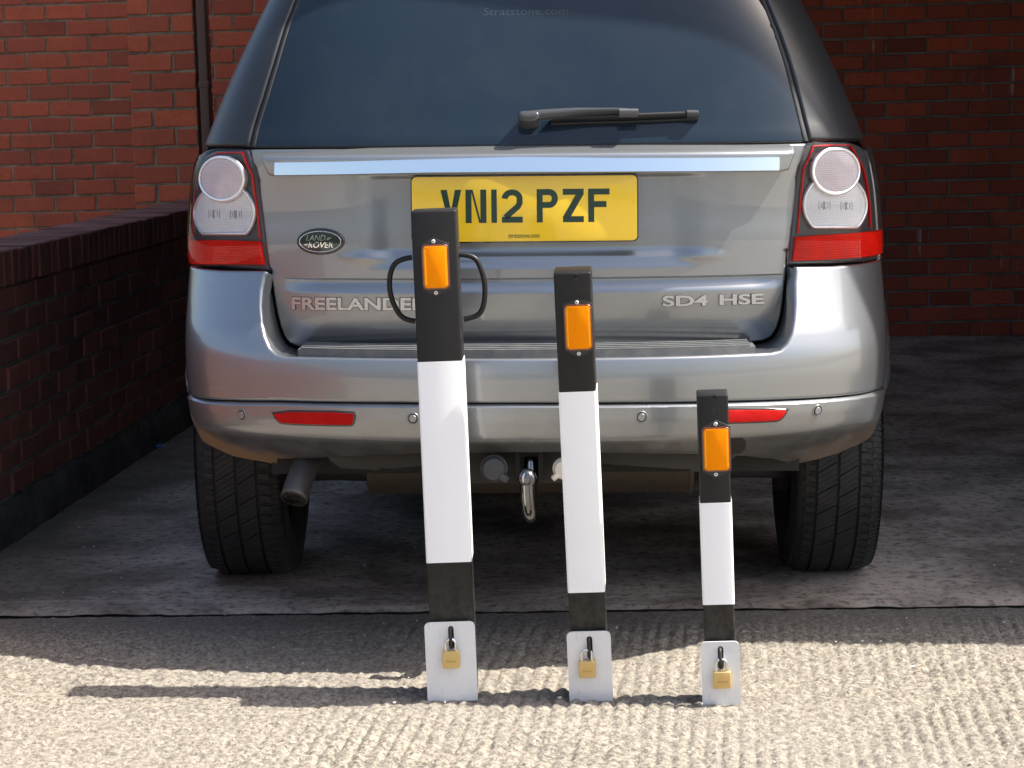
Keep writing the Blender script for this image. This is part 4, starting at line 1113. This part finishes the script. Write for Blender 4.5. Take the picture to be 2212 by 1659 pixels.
text_mesh('plate_small_text', 'stratstone.com', PX(1057), PX(1243), PZ(1432), PZ(1410), lambda u_, v_, d_: np.stack([u_, y_pl - .0006 + 0 * u_ + (1 - d_ / .0004) * .0004, v_], -1), PLATE_INK, plt, depth=.0004)
ts = on_surf('t', -.002)
def tx(body, pts, **k_):
    a, b = on('tp', pts); return text_mesh('badge_lettering', body, a[0], b[0], a[1], b[1], ts, LETTER_CHROME, car, depth=.0055, **k_)
lt = crop(840, 640, 5.183); rt2 = crop(1960, 820, 5.53)
EDGE = simple('letter_shadow_dark', (.055, .06, .065), .4)
for body, pts in (('FREELANDER', lt([(190, 1490), (2290, 1312)])), ('SD4', rt2([(150, 550), (905, 355)])), ('HSE', rt2([(1095, 525), (1825, 330)]))):
    a, b = on('tp', pts)
    lb = text_mesh('badge_lettering', body, a[0], b[0], a[1], b[1], ts, LETTER_CHROME, tg, depth=.0055, bold=.030)
    text_mesh('lettering_shadow', body, a[0] - .0012, b[0] + .0008, a[1] - .0012, b[1] + .0008, on_surf('t', -.002), EDGE, tg, depth=.0042, bold=.052)  # larger dark copy behind the letters, painting a shadow outline round them
# oval badge
bc = on('tp', lt([(635, 438)]))[0]; ba = on('tp', lt([(268, 438)]))[0]; bt = on('tp', lt([(635, 230)]))[0]
A_, B_ = abs(ba[0] - bc[0]), abs(bt[1] - bc[1])
bd = panel('oval_badge', 'tp', ellipse(bc, A_, B_, 56), BLACKGLOSS, parent=tg, off=.006, r=.004, step=.012)
bi = panel('badge_field', 'tp', ellipse(bc, A_ * .87, B_ * .78, 56), BADGE_GREEN, parent=tg, off=.0068, r=.001, step=.012)
strip('badge_ring', 'tp', ellipse(bc, A_ * .855, B_ * .765, 72), .0016, .0012, CHROME, parent=tg, off=.0068, closed=True)
sb_ = on_surf('tp', .0066)
for body, pts in (('LAND', [(425, 425), (722, 338)]), ('ROVER', [(455, 532), (838, 448)])):
    a, b = on('tp', lt(pts)); text_mesh('badge_word', body, a[0], b[0], a[1], b[1], sb_, CHROME, tg, shear=.22, bold=.0, depth=.0012)
for pts in ([(722, 405), (745, 405), (745, 380), (815, 372), (770, 415), (722, 415)], [(392, 492), (438, 455), (452, 458), (430, 478), (452, 480), (440, 492)]):
    panel('badge_tick', 'tp', on('tp', lt(pts)), CHROME, parent=tg, off=.0078, r=.0, step=.01, thick=.001)
# sticker lettering on the glass
a, b = on('g', c2([(905, 88), (1415, 38)])); text_mesh('window_lettering', 'Stratstone.com', a[0], b[0], a[1], b[1], on_surf('g', -.0045), GLASSTEXT, car, depth=.0008)
# ---- wiper
wdn = lambda L_, d_: [(s_, z_ - d_) for s_, z_ in L_]
wa = wdn(on('g', hs([(255, 225), (400, 205), (800, 170), (1150, 160), (1290, 165)])), .016)
wb = wdn(on('g', hs([(1200, 175), (1390, 175)])), .018)
hubc = wdn(on('g', hs([(262, 240)])), .016)[0]
wo_ = panel('wiper_hub', 'g', chaikin([(hubc[0] - .020, hubc[1] - .004), (hubc[0] - .016, hubc[1] + .012), (hubc[0], hubc[1] + .015), (hubc[0] + .035, hubc[1] + .014), (hubc[0] + .037, hubc[1] - .006), (hubc[0], hubc[1] - .011)], 2), WIPER, off=.045, r=.010, step=.01, thick=.055)
strip('wiper_arm', 'g', wa, [.022, .020, .018, .012, .009, .009], .010, WIPER, off=.032, thick=.010, step=.012)
strip('arm_clip', 'g', wb, .014, .012, simple('wiper_clip_grey', (.10, .10, .105), .35), off=.034, thick=.012, step=.012)
bladeA = wdn(on('g', hs([(520, 262), (1100, 245), (1500, 232), (1880, 215), (2005, 213)])), .004)
strip('wiper_blade', 'g', bladeA, .011, .012, RUBBER_GAP, off=.010, thick=.012, step=.012)
strip('wiper_rubber', 'g', [(s, z - .008) for s, z in bladeA], .006, .006, RUBBER_GAP, off=.0, thick=.004, step=.012)
tip = wdn(on('g', hs([(1890, 205), (2010, 208)])), .006); strip('blade_end_cap', 'g', tip, .016, .014, WIPER, off=.012, thick=.012, step=.012)

# ------------------------------------------------------------------ bollards
def bollard(label, cx, cy, wpx_top, top, wd, yaw, tilt, plate_px, bands, refl, rivets, hole, handle, slot, lock, lock_label):
    fx, fy = plate_px[0], plate_px[1]   # plate left, right, top, bottom in px
    pl_, pr_x, pt_, pb_ = plate_px
    g = ground_at((pl_ + pr_x) / 2, pb_)
    yfront = float(g[1])
    T = atY(top[0], top[1], yfront + .012 - .0)      # first guess
    Hh = T[2]; ty = yfront + .012 - Hh * math.tan(R_(tilt)); T = atY(top[0], top[1], ty); Hh = T[2]
    basex = atY((bands[3][0] + bands[3][1]) / 2, bands[3][2], yfront)[0]
    zb = atY((bands[3][0] + bands[3][1]) / 2, bands[3][2], yfront)[2]
    topx = T[0]
    lean = (topx - basex) / (Hh - zb)
    bx = basex - lean * zb
    root = thing('bollard', label, 'bollard', (float(bx), yfront + .014, -.003), (0, 0, 0), 'square parking posts in front of the car')
    root.rotation_euler = (R_(tilt), math.atan(lean), R_(yaw))
    inv = (Matrix.Translation(root.location) @ root.rotation_euler.to_matrix().to_4x4()).inverted()
    def L(px, py):
        """pixel -> local (x,z) on the front face of the tube"""
        r0 = inv @ Vector(CAM); r1 = inv @ Vector(CAM + ray(px, py)); d_ = r1 - r0; q = r0 + d_ * (-r0.y / d_.y); return q.x, q.z
    Hl = L(top[0], top[1])[1]
    w_ = wd
    tub = box('post', -w_ / 2, w_ / 2, 0, w_, 0, Hl, BLACKP, root, bev=.004, seg=3)
    z0, z1 = L(bands[0][0], bands[0][1])[1], L(bands[1][0], bands[1][1])[1]
    # white sleeve wrapped round the post, front/left/right bands
    e = .0012
    o = rrect(w_ + 2 * e, w_ + 2 * e, .005, 3, 0, w_ / 2)
    n_ = len(o); vs = [(x, y, z0) for x, y in o] + [(x, y, z1) for x, y in o]; F = [(i, (i + 1) % n_, n_ + (i + 1) % n_, n_ + i) for i in range(n_)]
    inn = rrect(w_, w_, .004, 3, 0, w_ / 2); vs += [(x, y, z0) for x, y in inn] + [(x, y, z1) for x, y in inn]
    F += [(2 * n_ + i, i + 0, (i + 1) % n_, 2 * n_ + (i + 1) % n_) for i in range(n_)] + [(n_ + i, 3 * n_ + i, 3 * n_ + (i + 1) % n_, n_ + (i + 1) % n_) for i in range(n_)]
    me = mesh('white_sleeve', vs, F, True); me.set_sharp_from_angle(angle=R_(60)); link('white_sleeve', me, WHITE, root)
    # amber reflector on a pointed backing
    (ax0, az1), (ax1, az0) = L(refl[0], refl[2]), L(refl[1], refl[3])
    mx_ = (ax0 + ax1) / 2; rw, rh = ax1 - ax0, az1 - az0; mz = (az0 + az1) / 2
    rv = [L(*q) for q in rivets]
    hw = rw / 2 + .0045
    back = [(mx_ - hw, mz - rh / 2 - .004), (rv[1][0], rv[1][1] - .009), (mx_ + hw, mz - rh / 2 - .004), (mx_ + hw, mz + rh / 2 + .004), (rv[0][0], rv[0][1] + .009), (mx_ - hw, mz + rh / 2 + .004)]
    rb = prism('reflector', back, -.0022, -.0002, REFBACK, root, bev=.0006)
    prism('reflector_rim', rrect(rw + .007, rh + .007, .009, 5, mx_, mz), -.0075, -.002, AMBER_RIM, rb, bev=.002)
    prism('amber_lens', rrect(rw, rh, .007, 5, mx_, mz), -.0088, -.0070, AMBER, rb, bev=.0008)
    n_ = 22
    bm = bmesh.new()
    for i in range(n_):
        z_ = mz - rh / 2 + .008 + (rh - .016) * i / (n_ - 1)
        for sx in (-1, 1):
            k_ = 1.0 if sx > 0 else .55
            box_bm(bm, mx_ + sx * (rw / 2 - .0035) - .0018 * k_, mx_ + sx * (rw / 2 - .0035) + .0018 * k_, -.0094, -.0086, z_ - .0011, z_ + .0011)
    link('lens_edge_prisms', bm_mesh('lens_edge_prisms', bm), AMBER_EDGE, rb, kind='stuff')
    for (x, z) in rv:
        prof = [(-.0040, .0014), (-.0046, .0030), (-.0036, .0042), (-.0015, .0044)]
        vs, fs = lathe(prof, 20, 'y'); vs = [(x + a, b, z + c_) for a, b, c_ in vs]; link('rivet', mesh('rivet', vs, fs, True), RIVET, rb)
    if hole:
        x, z = L(*hole); vs, fs = lathe([(-.0006, .0001), (-.0006, .0036), (.001, .0040)], 16, 'y'); vs = [(x + a, b, z + c_) for a, b, c_ in vs]; link('bolt_hole', mesh('bolt_hole', vs, fs), HOLE, root)
    if handle:
        for pts, sgn in handle:
            pp = []
            for i, q in enumerate(pts):
                x, z = L(*q); yy = w_ * .5
                # account for the depth of the bar behind the front face
                r0 = inv @ Vector(CAM); r1 = inv @ Vector(CAM + ray(*q)); d_ = r1 - r0; t_ = (yy - r0.y) / d_.y; qq = r0 + d_ * t_
                pp.append((qq.x, yy, qq.z))
            tube('handle', smooth_path(pp, 2), .0058, BLACKP, root, 14)
    # lid plate with a slot
    (qx0, qz1), (qx1, qz0) = L(pl_, pt_), L(pr_x, pb_ - 1)
    (sx0, sz1), (sx1, sz0) = L(slot[0], slot[2]), L(slot[1], slot[3])
    pw, ph = qx1 - qx0, qz1 - qz0; pcx, pcz = (qx0 + qx1) / 2, (qz0 + qz1) / 2
    yf = -.014; th = .004
    outer = []; 
    scx, scz = (sx0 + sx1) / 2, (sz0 + sz1) / 2; srw = (sx1 - sx0) / 2; slh = (sz1 - sz0) / 2 - srw
    N_ = 72; inner_ = []
    rc = .011
    for i in range(N_):
        a = 2 * math.pi * i / N_ + .0001; dx, dz = math.cos(a), math.sin(a)
        # ray from slot centre to rounded rectangle
        t = 1e9
        if dx > 1e-6: t = min(t, (qx1 - scx) / dx)
        if dx < -1e-6: t = min(t, (qx0 - scx) / dx)
        if dz > 1e-6: t = min(t, (qz1 - scz) / dz)
        if dz < -1e-6: t = min(t, (qz0 - scz) / dz)
        x, z = scx + dx * t, scz + dz * t
        for cxn, sx in ((qx0 + rc, -1), (qx1 - rc, 1)):
            if (x - cxn) * sx > 0 and z > qz1 - rc:
                v = Vector((x - cxn, z - (qz1 - rc))); v.normalize(); x, z = cxn + v.x * rc, qz1 - rc + v.y * rc
        outer.append((x, z))
        # stadium
        if abs(dz) * srw > 0 and abs(dx) > 1e-9:
            t1 = srw / abs(dx)
            if abs(dz * t1) <= slh: inner_.append((scx + dx * t1, scz + dz * t1)); continue
        sgz = 1 if dz > 0 else -1
        # intersect with end circle
        cz_ = sgz * slh; b_ = dz * cz_; disc = b_ * b_ - (cz_ * cz_ - srw * srw)
        t1 = b_ + math.sqrt(max(disc, 0)); inner_.append((scx + dx * t1, scz + dz * t1))
    # exact bottom corners
    def snap(c_): 
        i = min(range(N_), key=lambda k_: (outer[k_][0] - c_[0]) ** 2 + (outer[k_][1] - c_[1]) ** 2); outer[i] = c_
    snap((qx0, qz0)); snap((qx1, qz0))
    vs = []; 
    for (x, z) in outer: vs.append((x, yf, z))
    for (x, z) in inner_: vs.append((x, yf, z))
    for (x, z) in outer: vs.append((x, yf + th, z))
    for (x, z) in inner_: vs.append((x, yf + th, z))
    F = []
    for i in range(N_):
        j = (i + 1) % N_
        F += [(i, j, N_ + j, N_ + i), (2 * N_ + j, 2 * N_ + i, 3 * N_ + i, 3 * N_ + j), (i, 2 * N_ + i, 2 * N_ + j, j), (N_ + j, 3 * N_ + j, 3 * N_ + i, N_ + i)]
    me = mesh('lid_plate', vs, F); bm = bmesh.new(); bm.from_mesh(me); bmesh.ops.recalc_face_normals(bm, faces=bm.faces); bm.to_mesh(me); bm.free()
    lid = link('lid_plate', me, LID, root)
    # dark tongue that comes out through the slot (the padlock hangs in it)
    rt_ = srw * .55
    tg_ = smooth_path([(scx - .001, -.004, sz1 - .004), (scx - .001, -.022, sz1 - .006), (scx - .001, -.026, scz + .006), (scx, -.026, scz - .008), (scx, -.020, sz0 + .004), (scx, -.004, sz0 + .003)], 2)
    tube('hasp', tg_, rt_, BLACKP, root, 12)
    # padlock
    (lx0, lz1), (lx1, lz0) = L(lock[0], lock[2]), L(lock[1], lock[3])
    lw_, lh_ = lx1 - lx0, lz1 - lz0; sh_top = L(lock[0], lock[4])[1]
    mw = Matrix.Translation(root.location) @ root.rotation_euler.to_matrix().to_4x4()
    org = mw @ Vector(((lx0 + lx1) / 2, -.024, lz0))
    pk = thing('padlock', lock_label, 'padlock', tuple(org), tuple(root.rotation_euler), 'brass padlocks on the lid plates')
    bm = bmesh.new(); box_bm(bm, -lw_ / 2, lw_ / 2, -.007, .007, 0, lh_, bev=.0022, seg=3)
    pb = link('lock_body', bm_mesh('lock_body', bm, angle=45), BRASS, pk)
    rs = lw_ / 2 - .0072; sp_ = [(-rs, 0, lh_ - .004), (-rs, 0, lh_ + (sh_top - lz1) - rs * 1.05)] + [(rs * math.cos(a), 0, (sh_top - lz1) + lh_ - rs * 1.0 - .001 + rs * math.sin(a)) for a in np.linspace(math.pi, 0, 13)] + [(rs, 0, lh_ + (sh_top - lz1) - rs * 1.05), (rs, 0, lh_ - .004)]
    tube('shackle', sp_, .0030, SHACKLE, pk, 12)
    text_mesh('engraving', 'TRI-LOK', -lw_ * .34, lw_ * .34, lh_ * .36, lh_ * .47, lambda u_, v_, d_: np.stack([u_, -.0070 - d_, v_], -1), ENGR, pb, depth=.0002)
    text_mesh('engraving', 'CHINA', -lw_ * .30, lw_ * .34, lh_ * .18, lh_ * .25, lambda u_, v_, d_: np.stack([u_, -.0070 - d_, v_], -1), ENGR, pb, depth=.0002) if False else None
    return root
def lk(o, k_, pts): return [((o[0] + x / k_) * .72, (o[1] + y / k_) * .72) for x, y in pts]
def lkbox(o, k_, x0, x1, y0, y1, yt=None):
    a = lk(o, k_, [(x0, y0), (x1, y1)]); r_ = [a[0][0], a[1][0], a[0][1], a[1][1]]
    if yt is not None: r_.append(lk(o, k_, [(0, yt)])[0][1])
    return r_
LO, MO, RO = (1240, 1840), (1660, 1840), (2060, 1880)
bollard('tallest black and white square post, the one with a loop handle on each side', 0, 0, 0, (936, 455), .096, -1.5, .6,
        (917, 1033, 1342, 1510), [(912, 1217), (950, 781), None, (925, 1021, 1300)],
        (914, 969, 532, 620), [(936, 521.5), (942, 632)], None,
        [([(890, 556), (872, 559), (852, 568), (842, 592), (841, 625), (849, 655), (864, 682), (880, 691), (897, 694)], -1),
         ([(984, 550), (1004, 550), (1026, 556), (1036, 572), (1047, 605), (1048, 640), (1043, 668), (1031, 683), (1002, 690)], 1)],
        lkbox(LO, 5.927, 620, 738, 200, 610), lkbox(LO, 5.927, 528, 840, 620, 915, 410), 'small brass padlock hanging on the lid plate of the tallest post')
bollard('middle-height black and white square post, between the tallest and the shortest', 0, 0, 0, (1243, 589), .078, -4.0, 6.0,
        (1224, 1325, 1361, 1510), [(1260, 1280), (1255, 846), None, (1231, 1309, 1330)],
        (1221, 1278, 661, 751), [(1246, 653), (1250.5, 763)], (1243, 597), None,
        lkbox(MO, 5.927, 592, 712, 370, 770), lkbox(MO, 5.927, 455, 765, 775, 1060, 580), 'small brass padlock hanging on the lid plate of the middle post')
bollard('shortest black and white square post, nearest the right rear wheel', 0, 0, 0, (1542, 853), .066, -4.0, 3.6,
        (1513, 1600, 1383, 1519), [(1552, 1306), (1550, 1086), None, (1521, 1589, 1350)],
        (1519.5, 1575.5, 926, 1013), [(1545.5, 915.5), (1546.5, 1024)], (1544, 857), None,
        lkbox(RO, 6.38, 588, 712, 338, 780), lkbox(RO, 6.38, 500, 845, 790, 1100, 555), 'small brass padlock hanging on the lid plate of the shortest post')

# ------------------------------------------------------------------ litter
GRIT = simple('pale_grit', (.55, .53, .49), .8)
bm = bmesh.new()
for i in range(420):
    px, py = random.uniform(-40, 2250), random.choice((random.uniform(1000, 1300), random.uniform(1330, 1655), random.uniform(1330, 1655)))
    g = ground_at(px, py); r_ = random.uniform(.0010, .0028) * (1.6 if random.random() < .08 else 1)
    mt = Matrix.Translation((float(g[0]), float(g[1]), (.006 if g[1] > JY else .003) + r_ * .4)) @ Matrix.Rotation(random.uniform(0, 6), 4, 'Z') @ Matrix.Diagonal((random.uniform(.8, 2.), 1, random.uniform(.5, .9), 1))
    bmesh.ops.create_icosphere(bm, subdivisions=1, radius=r_, matrix=mt)
link('loose_grit', bm_mesh('loose_grit', bm), GRIT, kind='stuff', label='pale loose grit scattered over the concrete and the garage floor')

g = ground_at(325, 972)
bm = bmesh.new(); bmesh.ops.create_grid(bm, x_segments=9, y_segments=5, size=.5)
for v in bm.verts:
    v.co = Vector((v.co.x * .05, v.co.y * .022, .006 + .009 * math.sin(v.co.x * 30) * math.cos(v.co.y * 17) + random.uniform(0, .006)))
o = link('sweet_wrapper', bm_mesh('sweet_wrapper', bm, smooth=True), simple('blue_foil', (.05, .28, .75), .3), label='crumpled blue sweet wrapper on the floor beside the low wall', cat='wrapper')
o.location = (float(g[0]) + .03, float(g[1]), .008); o.rotation_euler = (0, 0, -.7)
